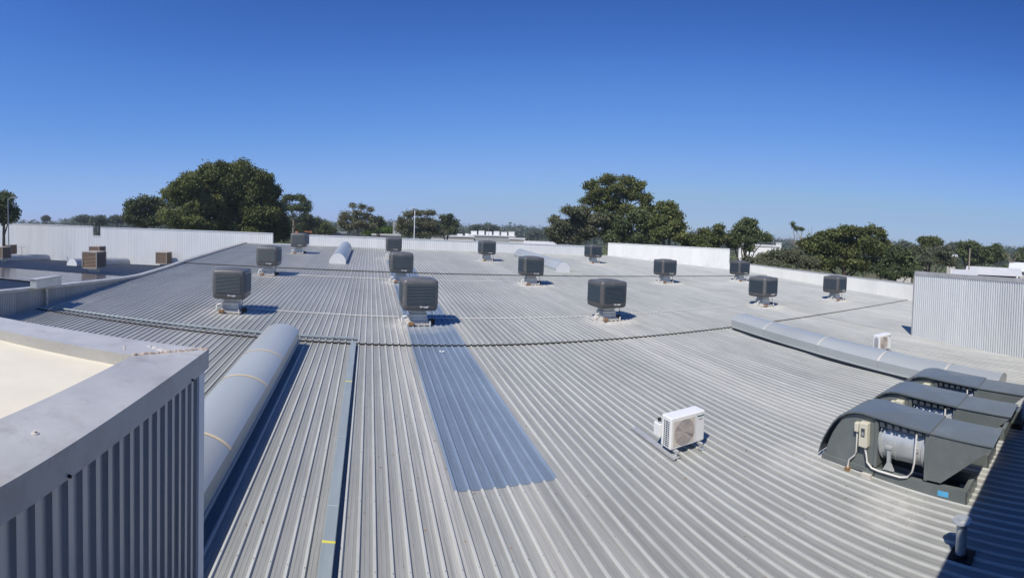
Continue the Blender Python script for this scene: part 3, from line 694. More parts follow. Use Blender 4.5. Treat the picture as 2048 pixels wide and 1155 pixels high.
# ------------------------------------------------------------------ exhaust fans
def make_fan():
    e = empty('exhaust_fan', (7.0, 0, 0))
    y0 = 0
    side = [(4.20, .16), (4.17, .30), (4.12, .46), (4.05, .62), (3.96, .77), (3.88, .88), (3.79, .97), (3.66, 1.03), (3.54, 1.055), (3.23, 1.045), (3.23, .27), (3.3, .17)]
    c = MB(); c.prism(side, .02, .70, 'x'); bevel(c.build('intake_housing', M_fan, e), .006, 1)
    c = MB(); c.box(-.02, 3.20, .12, .74, 4.24, .20); c.build('intake_base', M_fan, e)
    # curved canopy with a diagonally creased top
    pr = [(4.30, .22), (4.26, .38), (4.20, .53), (4.12, .68), (4.02, .84), (3.90, .97), (3.76, 1.06), (3.60, 1.11), (3.45, 1.125)]
    for nm, pts in (('canopy_curve', pr),):
        c = MB(); c.strip(pts, -.05, .77, 'x', True); c.strip([(p[0] - .004, p[1] - .008) for p in pts], -.05, .77, 'x', True)
        n = len(pts)
        for xx in (-.05, .77): c.add([(xx, *p) for p in pts] + [(xx, p[0] - .01, p[1] - .028) for p in pts], [(i, i + 1, n + i + 1, n + i) for i in range(n - 1)])
        c.build(nm, M_fantop, e)
    c = MB(); za, zb_, zm = 1.125, 1.045, 1.125
    c.add([(-.05, 3.45, za), (.77, 3.45, za), (.77, 2.22, zb_), (-.05, 2.22, zb_), (.36, 2.85, zm), (-.05, 3.45, za - .03), (.77, 3.45, za - .03), (.77, 2.22, zb_ - .03), (-.05, 2.22, zb_ - .03)],
          [(0, 1, 4), (1, 2, 4), (2, 3, 4), (3, 0, 4), (0, 5, 8, 3), (1, 2, 7, 6), (2, 3, 8, 7)])
    c.build('canopy_top', M_fantop, e)
    # fan casing
    c = MB(); c.tube([(.36, 3.16, .66), (.36, 2.32, .66)], .335, 36); c.build('fan_casing', M_galv, e)
    for yy in (3.12, 2.86, 2.36):
        c = MB(); c.tube([(.36, yy + .012, .66), (.36, yy - .012, .66)], .362 if yy != 2.86 else .348, 36); c.build('flange_ring', M_galv, e)
    for yy in (3.19, 2.28):
        c = MB(); c.box(.0, yy - .03, .24, .72, yy + .03, 1.035); bevel(c.build('end_frame', M_fan, e), .004, 1)
    c = MB(); c.box(.02, 2.31, .985, .70, 3.16, 1.03)
    for k in range(6): c.box(-.02, 2.36 + k * .135, .95, .03, 2.44 + k * .135, 1.035)
    c.build('casing_bracket', M_darkmet, e)
    for yy in (2.95,):
        c = MB(); c.prism([(yy - .10, .24), (yy + .10, .24), (yy + .03, .36), (yy + .03, .60), (yy - .03, .60), (yy - .03, .36)], .02, .07, 'x'); c.box(.0, yy - .05, .60, .10, yy + .06, .64); c.build('support_leg', M_galv, e)
    c = MB(); c.box(0, 2.42, .66, .06, 2.50, .72); c.build('junction_box', M_galv, e)
    # discharge cowl
    c = MB(); sd_ = [(2.25, 1.02), (1.21, .965), (1.21, .93), (2.03, .25), (2.25, .25)]
    for xx in (.0, .72): c.add([(xx, *p) for p in sd_], [tuple(range(5))])
    for xx in (.012, .708): c.add([(xx, *p) for p in sd_], [tuple(range(5))])
    c.add([(-.02, 2.25, 1.025), (.74, 2.25, 1.025), (.74, 1.19, .97), (-.02, 1.19, .97), (.36, 1.75, 1.015), (-.02, 2.25, 1.005), (.74, 2.25, 1.005), (.74, 1.19, .95), (-.02, 1.19, .95)],
          [(0, 1, 4), (1, 2, 4), (2, 3, 4), (3, 0, 4), (3, 2, 7, 8), (0, 3, 8, 5), (1, 6, 7, 2)])
    c.box(0, 2.03, .25, .72, 2.25, .262)
    c.build('discharge_cowl', M_fan, e)
    c = MB(); c.box(-.03, 2.232, 1.026, .75, 2.248, 1.038); c.build('cowl_joint', M_fan, e)
    # plinth: an open steel curb
    c = MB()
    for (a, b_, q, r) in ((0, 1.58, .02, 3.2), (.66, 1.58, .68, 3.2), (0, 1.58, .68, 1.60), (0, 3.18, .68, 3.2)): c.box(a, b_, -.12, q, r, .20)
    c.box(.0, 1.58, .20, .08, 3.2, .212); c.box(.60, 1.58, .20, .68, 3.2, .212); c.box(.08, 1.58, .2, .60, 1.66, .212)
    c.build('plinth', M_fan, e)
    c = MB(); c.box(.02, 1.85, -.08, .66, 3.18, .02); c.build('plinth_floor', M_darkmet, e)
    # switch boxes and conduits on the near side
    c = MB(); c.box(-.10, 3.31, .56, .02, 3.47, .97); bevel(c.build('isolator_box', M_cream, e), .012, 2); bxo = e.children[-1]
    c = MB(); c.box(-.106, 3.355, .74, -.099, 3.425, .88); c.build('window', M_darkmet, bxo); c = MB(); c.box(-.109, 3.37, .76, -.105, 3.41, .82); c.build('switch', M_greyp, bxo)
    c = MB(); c.box(-.07, 3.50, .78, .02, 3.58, .93); bevel(c.build('isolator_box', M_cream, e), .01, 2)
    c = MB(); c.tube([(-.02, 3.54, .79), (-.02, 3.54, .42), (-.025, 3.57, .36), (-.04, 3.66, .26), (-.05, 3.68, .12)], .016, 8); c.build('conduit', M_pvc, e)
    c = MB(); c.tube([(-.05, 3.37, .57), (-.05, 3.35, .50), (-.05, 3.33, .42), (-.05, 3.31, .32), (-.05, 3.22, .24), (-.03, 3.1, .215), (-.03, 2.9, .212), (-.03, 2.7, .212), (-.02, 2.58, .24), (-.015, 2.50, .34), (-.02, 2.47, .5), (-.03, 2.46, .75), (.0, 2.46, .95)], .017, 8)
    c.build('conduit', M_pvc, e)
    c = MB(); c.box(-.09, 3.64, .02, .0, 3.72, .13); c.build('conduit_boot', M_brownblk, e)
    c = MB(); c.box(-.09, 3.22, .0, .0, 3.40, .12); c.build('conduit_boot', M_flash, e)
    return e
fan = make_fan(); fan.location = (7.03, 0, 0); fan['label'] = 'nearest slate grey roof exhaust fan with blue sticker on its plinth'; fan['category'] = 'exhaust fan'; fan['group'] = 'exhaust fans in a row at the right'
f2 = copy_tree(fan); f2.location = (8.42, -.03, -.01); f2['label'] = 'middle exhaust fan of three, between the nearest and farthest'
f3 = copy_tree(fan); f3.location = (9.80, -.08, -.02); f3['label'] = 'farthest exhaust fan, at the end of the right barrel duct'
c = MB(); c.box(-.004, 1.88, .06, .0, 2.06, .14); c.build('blue_sticker', M_bluelab, fan)
# round flue
e = empty('flue_pipe', (5.86, 1.33, roofz(5.86, 1.33))); tag(e, 'short round grey flue with disc cap at the shade edge, lower right', 'flue')
c = MB(); c.tube([(0, 0, .02), (0, 0, .47)], .072, 24); c.build('pipe', M_galv, e)
c = MB(); c.tube([(0, 0, .475), (0, 0, .487)], .125, 32); c.tube([(0, 0, .487), (0, 0, .50)], .055, 16); c.build('cap', M_galv, e)
c = MB(); c.box(-.13, -.17, .015, .13, .14, .04); c.tube([(0, 0, .04), (0, 0, .07)], .10, 20); c.build('rubber_flashing', M_black, e)
# small grey motor unit at the right edge
e = empty('vent_box', (10.72, 1.45, roofz(10.7, 1.4))); tag(e, 'small dark grey vent box at the extreme right edge above the shade', 'vent')
c = MB(); c.box(-.25, -.2, .0, .25, .25, .12); c.build('base', M_black, e)
c = MB(); c.box(-.18, -.15, .12, .2, .2, .42); bevel(c.build('box', M_fan, e), .02, 2)

# ------------------------------------------------------------------ near parapet block, lower left
e = empty('near_parapet', (-1.0, 2.7, 0)); tag(e, 'close-up parapet corner with broad zinc capping and ribbed wall, lower left', 'parapet')
TOP = 3.10
def cap_piece(poly, z0, z1, name='capping'):
    c = MB(); c.prism(poly, z0, z1, 'z'); o = bevel(c.build(name, M_cap, e), .008, 2); return o
cap_piece([(-.0, .03), (-.39, -.33), (-.35, -4.2), (.0, -4.2)], TOP - .13, TOP)
cap_piece([(-.004, .034), (-4.5, .034), (-4.5, -.33), (-.394, -.328)], TOP - .128, TOP - .002)
c = MB(); rng = random.Random(3)
n = 34
for k in range(n):
    t = k / (n - 1); x = -.39 + t * .375; y = -.32 + t * .34; s_ = .014 + rng.random() * .018
    c.tube([(x + rng.uniform(-.01, .01), y + rng.uniform(-.01, .01), TOP - .012), (x, y, TOP + .004 + rng.random() * .006)], s_, 6, s_ * .4)
c.build('mitre_sealant', M_mortar, e)
for (x, y, r) in ((-.26, -.14, .034), (-.30, -.115, .030), (-.35, -.095, .026), (-.40, -.08, .020), (-.55, -.17, .014), (-.52, -.22, .012)):
    c = MB(); c.tube([(x, y, TOP - .004), (x, y, TOP + .003)], r, 9, r * .7); c.build('sealant_smear', M_flash, e)
c = MB(); c.tube([(-.17, -1.52, TOP - .004), (-.17, -1.52, TOP + .004)], .02, 14, .016); c.tube([(-.17, -1.52, TOP), (-.17, -1.52, TOP + .012)], .007, 8); c.build('screw', M_flash, e)
for yy in (-.28, -1.52):
    c = MB(); c.tube([(-.002, yy, TOP - .118), (.012, yy, TOP - .118)], .007, 8); c.build('screw', M_black, e)
# outer wall faces
wz0 = -.2
for k in range(7):
    y1_ = -.075 - k * .679
    o = inst('wall_sheet', CLADN, e, (-.045, y1_ - .679, wz0), math.radians(90), (1, 1, TOP - .11 - wz0))
c = MB(); c.box(-.060, -4.2, wz0, -.047, -.02, TOP - .13); c.box(-4.5, -.06, wz0, -.047, -.047, TOP - .13); c.build('wall_core', M_nearwall, e)
c = MB(); c.box(-.09, -.125, wz0, -.013, -.02, TOP - .13); bevel(c.build('corner_trim', M_white, e), .004, 1)
for k in range(6): inst('wall_sheet', CLADN, e, (-.75 - k * .679 + .679 - .03, -.035, wz0), math.radians(180), (1, 1, TOP - .14 - wz0))
# inner faces
c = MB(); c.box(-.33, -4.2, TOP - .45, -.30, -.33, TOP - .13); c.box(-4.5, -.31, TOP - .45, -.31, -.30, TOP - .13); c.build('inner_upstand', M_cap, e)
c = MB(); c.box(-4.6, -4.3, 2.70, -.33, -.31, 3.015); tag(c.build('flat_roof_membrane', M_membrane), kind='structure').location = (-1.0, 2.7, 0)
# building on which the photographer stands; its shade falls on the roof at the lower right
e = empty('upper_building', (0, -.5, 0)); tag(e, 'higher building behind the viewer whose shade lies at the lower right', 'building')
c = MB(); c.box(-12, -9, -6, 30, -.06, 3.88); c.build('wall', M_fandark, e)
c = MB(); c.box(-12, -9, 3.88, 30, .0, 4.26); c.build('capping', M_cap, e)

# ------------------------------------------------------------------ vegetation
def leaves(name, blobs, n, size, m, parent=None, seed=0, flat=1.0, cl=10, bias=.45, tintc=.5):
    """blobs: (x,y,z,rx,ry,rz). clusters of leaf quads spread through the volumes, thicker near the shell"""
    r = np.random.default_rng(seed)
    vol = np.array([(b_[3] * b_[4] * b_[5]) ** .6 for b_ in blobs]); vol /= vol.sum()
    P = []; T = []
    for b_, v in zip(blobs, vol):
        k = max(3, int(n * v)); d = r.normal(size=(k, 3)); d /= np.linalg.norm(d, axis=1)[:, None]
        rad = r.random(k) ** bias * (1 + .16 * np.sin(d[:, 0] * 7 + seed) * np.cos(d[:, 2] * 6 + d[:, 1] * 5))
        P.append(np.array(b_[:3]) + d * rad[:, None] * np.array(b_[3:])); T.append(np.clip(tintc + r.normal(size=k) * .13 + (r.random() - .5) * .42, 0, 1))
    P = np.concatenate(P); T = np.concatenate(T); k = len(P)
    C = np.repeat(P, cl, 0) + r.normal(size=(k * cl, 3)) * size * np.array([1.5, 1.5, 1.1]); T = np.clip(np.repeat(T, cl) + r.normal(size=k * cl) * .08, 0, 1)
    N_ = len(C); a = r.normal(size=(N_, 3)); a /= np.linalg.norm(a, axis=1)[:, None]
    b2 = np.cross(a, r.normal(size=(N_, 3))); b2 /= np.linalg.norm(b2, axis=1)[:, None]
    s_ = size * (.5 + r.random(N_) * .7)
    a *= s_[:, None]; b2 *= (s_ * .5)[:, None]
    V = np.stack([C - a, C + b2, C + a, C - b2], 1).reshape(-1, 3)
    me = bpy.data.meshes.new(name); me.vertices.add(N_ * 4); me.vertices.foreach_set('co', V.astype(np.float32).ravel())
    me.loops.add(N_ * 4); me.loops.foreach_set('vertex_index', np.arange(N_ * 4, dtype=np.int32))
    me.polygons.add(N_); me.polygons.foreach_set('loop_start', np.arange(0, N_ * 4, 4, dtype=np.int32)); me.polygons.foreach_set('loop_total', np.full(N_, 4, np.int32))
    me.update(calc_edges=True)
    at_ = me.attributes.new('tint', 'FLOAT', 'FACE'); at_.data.foreach_set('value', T.astype(np.float32))
    me.materials.append(m)
    o = bpy.data.objects.new(name, me); COL.objects.link(o)
    if parent is not None: o.parent = parent
    return o
def tree(name, label, D, base, blobs, n=900, size=.22, m=M_leaf, bark=M_barkd, cat='tree', group=None, limbs=(), trunk=True, tr=.3, seed=1, depth=.8, cl=10, tint=.5, bias=.45):
    """base: pixel of the trunk foot direction; blobs in photo pixels (x,y,rx,ry) at distance D"""
    rr = random.Random(seed)
    foot = at(base[0], 450, D); foot[2] = -6.0
    e = empty(name, foot); tag(e, label, cat, group)
    px = D / F
    B = []
    dirv = ray(base[0], 450); dirv = dirv / math.hypot(dirv[0], dirv[1]); 
    for (x, y, rx, ry) in blobs:
        dd = D + rr.uniform(-.5, .5) * rx * px * depth
        p = at(x, y, dd) - foot
        B.append((p[0], p[1], p[2], rx * px, rx * px * depth, ry * px))
    if trunk:
        top = at(base[0], base[1], D) - foot
        c = MB(); c.tube([(0, 0, -.2), top * .35 + [.15, 0, 0], top * .7 - [.1, 0, 0], top], tr, 8, tr * .45); c.build('trunk', bark, e)
        for k, b_ in enumerate(B):
            if k % 2 == 0 or len(B) < 9:
                s0 = top * rr.uniform(.55, 1.0); e1 = np.array(b_[:3]); mid = (s0 + e1) / 2 + [rr.uniform(-.5, .5), rr.uniform(-.5, .5), rr.uniform(-.6, .2)]
                c = MB(); c.tube([s0, mid, e1, e1 + [rr.uniform(-.6, .6), rr.uniform(-.6, .6), b_[5] * .6]], tr * .4, 6, tr * .08); c.build('branch', bark, e)
    for lp in limbs:
        pts = [at(x, y, D) - foot for x, y in lp]; c = MB(); c.tube(pts, tr * .45, 6, tr * .12); c.build('branch', bark, e)
    r2 = np.random.default_rng(seed + 500); SB = []
    for b_ in B:       # each limb carries several separate tufts
        SB.append((b_[0], b_[1], b_[2], b_[3] * .62, b_[4] * .62, b_[5] * .62))
        for k in range(9):
            d = r2.normal(size=3); d[2] = abs(d[2]) * .9 - .25; d /= np.linalg.norm(d); f_ = r2.uniform(.55, .80); q = r2.uniform(.26, .42)
            SB.append((b_[0] + d[0] * b_[3] * f_, b_[1] + d[1] * b_[4] * f_, b_[2] + d[2] * b_[5] * f_, b_[3] * q, b_[4] * q, b_[5] * q * 1.05))
    leaves('crown', SB, int(n * 1.5), size * .9, m, e, seed, cl=int(cl * 1.15), tintc=tint, bias=.4)
    return e
# big round gum on the left
tree('gum_tree', 'big round dark green tree behind the left end of the far wall', 60, (460, 440),
     [(535, 388, 24, 30), (550, 425, 20, 38), (566, 455, 13, 26), (430, 347, 40, 28), (478, 343, 40, 26), (515, 358, 34, 30), (385, 372, 42, 32), (440, 380, 55, 38), (500, 392, 50, 40), (535, 405, 30, 40), (362, 400, 40, 36), (405, 420, 50, 36), (460, 425, 50, 40),
      (520, 440, 45, 42), (350, 438, 36, 34), (390, 455, 46, 24), (450, 462, 50, 26), (550, 452, 30, 36), (505, 470, 50, 24), (562, 470, 17, 22)], 7200, .19, M_leaf, seed=3, tr=.5, cl=15, tint=.42)
tree('gum_tree', 'lower olive tree leaning against the left side of the big round tree', 72, (290, 450),
     [(262, 420, 16, 20), (285, 412, 22, 18), (310, 415, 22, 20), (270, 440, 24, 16), (300, 440, 28, 18), (330, 430, 20, 26)], 900, .26, M_leafd, seed=4, tr=.3, tint=.45)
tree('gum_tree', 'dark tree cut by the left edge of the view behind the pole', 52, (8, 430),
     [(12, 398, 18, 12), (0, 412, 22, 18), (22, 425, 14, 14), (5, 436, 26, 12)], 700, .22, M_leafd, seed=5, tint=.4)
tree('umbrella_gum', 'umbrella shaped gum with layered open crown and bare lower trunk', 88, (588, 425),
     [(578, 397, 17, 6), (600, 396, 14, 7), (566, 405, 8, 5), (612, 405, 10, 6), (582, 416, 14, 6), (598, 416, 15, 7), (615, 416, 7, 9), (570, 418, 10, 4), (611, 423, 5, 5)], 420, .22, M_leafd, M_bark,
     seed=6, tr=.28, limbs=[[(588, 455), (585, 430), (572, 405)], [(588, 440), (594, 420), (604, 400)], [(588, 435), (600, 425), (614, 415)], [(586, 430), (580, 412), (580, 398)]], depth=1, tint=.5)
tree('bushy_tree', 'dense dark trees filling in behind the umbrella shaped gum', 110, (600, 460),
     [(580, 442, 18, 16), (605, 438, 22, 12), (628, 448, 16, 14), (560, 455, 20, 16), (600, 455, 30, 14)], 700, .3, M_leafd, seed=7, tint=.35)
tree('bushy_tree', 'olive tree behind the orange roof', 120, (650, 465),
     [(650, 452, 14, 9), (640, 462, 18, 10), (664, 462, 12, 8)], 300, .3, M_leaf, seed=8, tint=.4)
tree('scraggly_gum', 'scraggly gum with pale bare branches left of the lamp post', 80, (715, 455),
     [(690, 432, 10, 14), (684, 446, 10, 14), (705, 411, 5, 5), (723, 414, 6, 5), (716, 426, 11, 7), (708, 438, 12, 8), (732, 434, 9, 10), (722, 448, 16, 10), (743, 440, 6, 8), (700, 455, 16, 9), (740, 455, 12, 9), (741, 420, 3, 4)], 520, .2, M_leafg, M_bark,
     seed=9, tr=.26, limbs=[[(715, 478), (712, 455), (705, 415)], [(715, 478), (718, 450), (724, 418)], [(714, 475), (700, 462), (690, 440)], [(716, 470), (730, 450), (742, 422)], [(715, 460), (708, 440), (700, 420)]], tint=.5, depth=1)
tree('gum_tree', 'small dark rounded tree right of the scraggly gum', 90, (757, 460), [(757, 440, 12, 7), (763, 446, 8, 7), (750, 450, 12, 8)], 240, .22, M_leafd, seed=10, tint=.4)
tree('bushy_tree', 'bright green low tree beside the concrete tower', 100, (765, 470), [(755, 461, 18, 7), (775, 459, 14, 7), (740, 465, 16, 6)], 340, .24, M_leafb, seed=11, tint=.4)
tree('umbrella_gum', 'spreading dusty gum behind the tall lamp post', 78, (845, 465),
     [(818, 430, 14, 6), (838, 426, 20, 5), (858, 426, 12, 5), (805, 444, 10, 10), (825, 446, 22, 12), (850, 448, 22, 14), (870, 452, 18, 14), (815, 462, 24, 10), (845, 466, 28, 9), (875, 466, 20, 9), (800, 456, 12, 10)], 1000, .2, M_leafg, M_bark,
     seed=12, tr=.25, limbs=[[(840, 465), (835, 445), (822, 430)], [(842, 465), (850, 445), (856, 428)]], tint=.35)
tree('bushy_tree', 'dark rounded trees between the spreading gum and the white warehouse', 105, (895, 470),
     [(886, 434, 7, 4), (900, 434, 6, 6), (893, 445, 14, 10), (905, 452, 14, 12), (880, 456, 14, 12), (900, 462, 20, 8)], 560, .24, M_leafd, seed=13, tint=.35)
# trees right of centre
tree('gum_tree', 'tall gum tree with see-through crown right of centre', 66, (1238, 430),
     [(1184, 372, 14, 12), (1212, 362, 20, 14), (1248, 362, 20, 14), (1275, 374, 16, 16), (1195, 388, 26, 14), (1230, 382, 30, 16), (1265, 392, 28, 18), (1292, 400, 14, 22), (1180, 402, 20, 12), (1295, 420, 16, 18), (1220, 400, 24, 9), (1205, 418, 28, 13), (1262, 422, 30, 14), (1235, 412, 26, 9)], 1700, .2, M_leaf, M_bark,
     seed=14, tr=.36, limbs=[[(1238, 445), (1235, 425), (1205, 392)], [(1240, 430), (1248, 410), (1262, 388)], [(1238, 430), (1225, 410), (1222, 380)], [(1242, 435), (1262, 412), (1285, 400)], [(1236, 435), (1212, 420), (1185, 408)], [(1238, 420), (1240, 400), (1245, 370)]], tint=.38, depth=.9)
tree('gum_tree', 'mixed olive trees with brownish patches below the tall gum on its left', 62, (1150, 465),
     [(1110, 440, 10, 9), (1145, 425, 22, 12), (1165, 430, 24, 18), (1125, 455, 22, 18), (1150, 450, 26, 22), (1110, 468, 20, 16), (1175, 462, 30, 24), (1140, 478, 40, 14), (1195, 440, 22, 18)], 1700, .2, M_leafg, M_bark, seed=15, tint=.25)
tree('gum_tree', 'dark green tree mass below the tall gum on its right', 64, (1270, 465),
     [(1215, 445, 26, 20), (1245, 452, 30, 22), (1280, 440, 26, 22), (1300, 450, 24, 26), (1230, 475, 40, 18), (1285, 476, 40, 18)], 1700, .22, M_leafd, seed=16, tint=.45)
tree('gum_tree', 'pointed olive green tree above the raised white wall panel', 58, (1340, 460),
     [(1325, 418, 13, 12), (1342, 414, 10, 9), (1345, 432, 20, 16), (1318, 440, 18, 20), (1355, 452, 18, 20), (1330, 465, 28, 20), (1362, 475, 18, 14)], 1300, .2, M_leaf, seed=17, tint=.5)
tree('bushy_tree', 'low row of pointed shrubs left of the slender dark tree', 60, (1420, 480),
     [(1408, 465, 8, 10), (1436, 460, 9, 12), (1420, 478, 18, 12), (1395, 480, 20, 10), (1442, 478, 16, 16), (1410, 492, 32, 10), (1380, 486, 20, 8)], 1000, .2, M_leaf, seed=18, tint=.35)
tree('gum_tree', 'slender dark tree with white building showing between its stems', 62, (1492, 500),
     [(1493, 443, 8, 9), (1505, 447, 7, 8), (1480, 458, 14, 14), (1500, 462, 18, 14), (1470, 472, 14, 14), (1515, 472, 10, 12), (1495, 480, 20, 10), (1530, 475, 10, 10), (1466, 488, 16, 12), (1500, 496, 12, 5)], 1150, .19, M_leafd, seed=19,
     limbs=[[(1490, 530), (1488, 505), (1480, 480)], [(1495, 530), (1500, 500), (1508, 478)], [(1500, 530), (1508, 505), (1525, 485)]], tint=.5)
tree('shrub', 'spreading grey-green scrub behind the right white wall', 50, (1570, 520), [(1530, 520, 26, 14), (1560, 512, 26, 14), (1590, 515, 26, 18), (1500, 525, 20, 10), (1545, 530, 40, 10), (1610, 525, 30, 14)], 1200, .18, M_leafg, seed=20, tint=.15, cat='shrub', tr=.15)
tree('dead_tree', 'half dead tree with bare twigs and a leaning leafy top', 66, (1606, 485),
     [(1586, 450, 3, 6), (1593, 457, 5, 3), (1603, 458, 3, 2)], 34, .13, M_leafd, M_bark, seed=21, tr=.16,
     limbs=[[(1606, 500), (1600, 475), (1594, 462), (1585, 446)], [(1600, 478), (1604, 465), (1606, 455)], [(1598, 500), (1588, 485), (1578, 470)], [(1588, 485), (1590, 470), (1584, 462)], [(1604, 490), (1614, 475), (1618, 458)], [(1612, 480), (1622, 470), (1624, 452)], [(1606, 495), (1590, 490), (1574, 478)]], tint=.4)
tree('bushy_tree', 'wide bushy green tree behind the right white wall', 54, (1690, 520),
     [(1640, 480, 20, 16), (1668, 472, 22, 14), (1700, 466, 24, 14), (1725, 468, 20, 14), (1740, 460, 10, 12), (1762, 468, 10, 12), (1625, 498, 24, 20), (1660, 500, 36, 26), (1700, 500, 40, 30), (1745, 495, 30, 28), (1765, 500, 16, 28), (1660, 525, 40, 16), (1720, 530, 50, 16), (1610, 490, 12, 14)], 3000, .2, M_leaf, seed=22, tint=.3, tr=.4)
tree('bushy_tree', 'low dark shrubs left of the tall grey wall', 48, (1790, 530), [(1790, 520, 26, 18), (1815, 530, 26, 14), (1770, 540, 30, 12), (1810, 512, 20, 12), (1790, 505, 16, 10), (1800, 538, 26, 12), (1822, 545, 22, 10), (1780, 548, 30, 8)], 1500, .18, M_leafd, seed=23, tint=.4, tr=.2)
tree('gum_tree', 'rounded gum standing above the low trees on the right', 80, (1860, 500),
     [(1848, 482, 12, 8), (1865, 480, 14, 8), (1878, 486, 10, 8), (1855, 492, 16, 6)], 420, .2, M_leaf, M_bark, seed=24, tint=.35)
tree('bushy_tree', 'olive trees below the rounded gum behind the tall grey wall', 72, (1860, 520),
     [(1830, 505, 20, 12), (1860, 508, 26, 12), (1890, 505, 22, 12), (1850, 522, 34, 12), (1895, 522, 30, 12), (1820, 518, 20, 12), (1800, 500, 16, 12)], 1200, .22, M_leafg, seed=25, tint=.1)
tree('gum_tree', 'dark rounded tree by the wooden power pole on the right', 84, (1935, 520),
     [(1925, 494, 12, 10), (1942, 490, 14, 8), (1955, 500, 16, 12), (1930, 508, 18, 12), (1968, 508, 16, 14), (1950, 520, 28, 10), (1992, 498, 14, 12), (2000, 512, 18, 12), (1980, 518, 18, 10)], 1200, .24, M_leafd, seed=26, tint=.6)
tree('dead_tree', 'bare pale branched tree behind the far right house', 80, (2023, 520), [(2012, 512, 5, 4), (2034, 510, 5, 5)], 40, .16, M_leafg, M_bark, seed=27, tr=.18,
     limbs=[[(2023, 545), (2023, 525), (2014, 508)], [(2023, 530), (2030, 518), (2036, 506)], [(2023, 535), (2018, 520), (2020, 505)]])
tree('gum_tree', 'dark tree at the right edge of the view', 90, (2044, 520), [(2044, 506, 14, 10), (2040, 516, 16, 10), (2056, 512, 14, 12)], 300, .24, M_leafd, seed=28, tint=.4)
# far trees one can still tell apart
for k, (x, y, rx, ry, D, lb) in enumerate([(92, 436, 6, 4, 260, 'pointed far tree on the left skyline'), (170, 436, 16, 6, 190, 'clump of far trees left of the olive tree'), (198, 440, 14, 8, 150, 'round tree seen through the wall notch'),
        (235, 438, 14, 6, 170, 'far trees beside the olive tree on the left'), (955, 455, 14, 6, 230, 'rounded far tree above the white warehouse'), (980, 455, 16, 8, 220, 'larger rounded far tree behind the thin pole'),
        (1075, 466, 22, 7, 240, 'far trees left of the mixed olive trees'), (1808, 490, 14, 7, 150, 'far tree between the bushy tree and the rounded gum'), (1910, 492, 14, 6, 160, 'far tree right of the rounded gum')]):
    tree('distant_tree', lb, D, (x, y + 3), [(x, y, rx, ry), (x - rx * .6, y + ry * .5, rx * .7, ry * .8), (x + rx * .6, y + ry * .5, rx * .7, ry * .8)], 260, .42, M_leaff, seed=40 + k, tint=.4, tr=.3)
# distant wooded skyline and mid ground scrub as masses
rs = np.random.default_rng(5); blobs = []
for k in range(1500):
    az = rs.uniform(-1.0, 1.75); D = 240 + 420 * rs.random(); x, y = CAM[0] + D * math.sin(az), CAM[1] + D * math.cos(az); h = 9.0 + D * .011 + rs.uniform(-1.2, 1.8) + 1.3 * math.sin(az * 19) + .8 * math.sin(az * 47)
    wd = rs.uniform(4, 9); blobs.append((x, y, -6 + h * .5, wd, wd, h * .5))
tag(leaves('distant_woodland', blobs, 52000, .85, M_leaff, None, 77, cl=9, tintc=.4), 'low wooded skyline running across the whole view', 'woodland', kind='stuff')
blobs = []
for k in range(420):
    az = rs.uniform(-1.0, 1.7); D = 110 + 130 * rs.random(); x, y = CAM[0] + D * math.sin(az), CAM[1] + D * math.cos(az); h = rs.uniform(3.5, 6.8); wd = rs.uniform(3, 6); blobs.append((x, y, -6 + h * .5, wd, wd, h * .5))
tag(leaves('scrub_belt', blobs, 6500, .55, M_leafd, None, 78, cl=7, tintc=.6), 'belt of scrub and small trees beyond the warehouse', 'scrub', kind='stuff')

# ------------------------------------------------------------------ far buildings, poles
def building(name, label, x0, x1, ytop, D, roof_h=.35, m=M_bwall, mr_=M_broof, depth=10, gable=False, win=0, cat='building', extra=None):
    p = at(x0, ytop, D); q = at(x1, ytop, D); top = (p[2] + q[2]) / 2; a = math.atan2(q[1] - p[1], q[0] - p[0]); L_ = math.hypot(q[0] - p[0], q[1] - p[1])
    e = empty(name, (p[0], p[1], -6), a); tag(e, label, cat); H_ = top + 6
    c = MB(); c.box(0, 0, 0, L_, depth, H_ - roof_h); c.build('wall', m, e)
    c = MB()
    if gable: c.prism([(-.4, H_ - roof_h), (depth + .4, H_ - roof_h), (depth * .5, H_)], -.4, L_ + .4, 'x')
    else: c.box(-.2, -.2, H_ - roof_h, L_ + .2, depth + .2, H_)
    rf = c.build('roof', mr_, e)
    for k in range(win):
        wx = L_ * (k + .5) / win; c = MB(); c.box(wx - .5, -.05, H_ - roof_h - 1.9, wx + .5, .0, H_ - roof_h - .7); fr = c.build('window', M_white, e)
        c = MB(); c.box(wx - .44, -.07, H_ - roof_h - 1.84, wx + .44, -.05, H_ - roof_h - .76); c.build('pane', M_glass, fr)
    return e, L_, H_
e, L_, H_ = building('white_warehouse', 'long cream warehouse beyond the far wall, right of the spreading gum', 862, 948, 471, 125, win=0)
for k, (fx, w_, h_) in enumerate([(.15, .7, .8), (.35, 1.0, .9), (.6, 1.6, .5), (.8, .9, .7)]):
    c = MB(); c.box(L_ * fx, 2, H_, L_ * fx + w_, 3.5, H_ + h_); c.build('roof_unit', M_capw, e)
e, L_, H_ = building('white_warehouse', 'white warehouse with a row of box units on its roof', 938, 1030, 470, 135, win=0, m=M_conc)
for k in range(6):
    x = L_ * (.04 + k * .165); c = MB(); c.box(x, 1, H_, x + 1.7, 3, H_ + 1.05 + .15 * (k % 2)); c.build('roof_unit', M_white, e); c = MB(); c.box(x + 1.72, 1.2, H_, x + 2.15, 2.8, H_ + .8); c.build('roof_unit', M_darkmet, e)
building('white_shed', 'small cream and grey shed right of the far centre cooler', 1019, 1049, 476, 110, depth=6)
building('white_shed', 'low white roofed shed left of the mixed olive trees', 1050, 1110, 483, 105, depth=9, gable=True, roof_h=1.0)
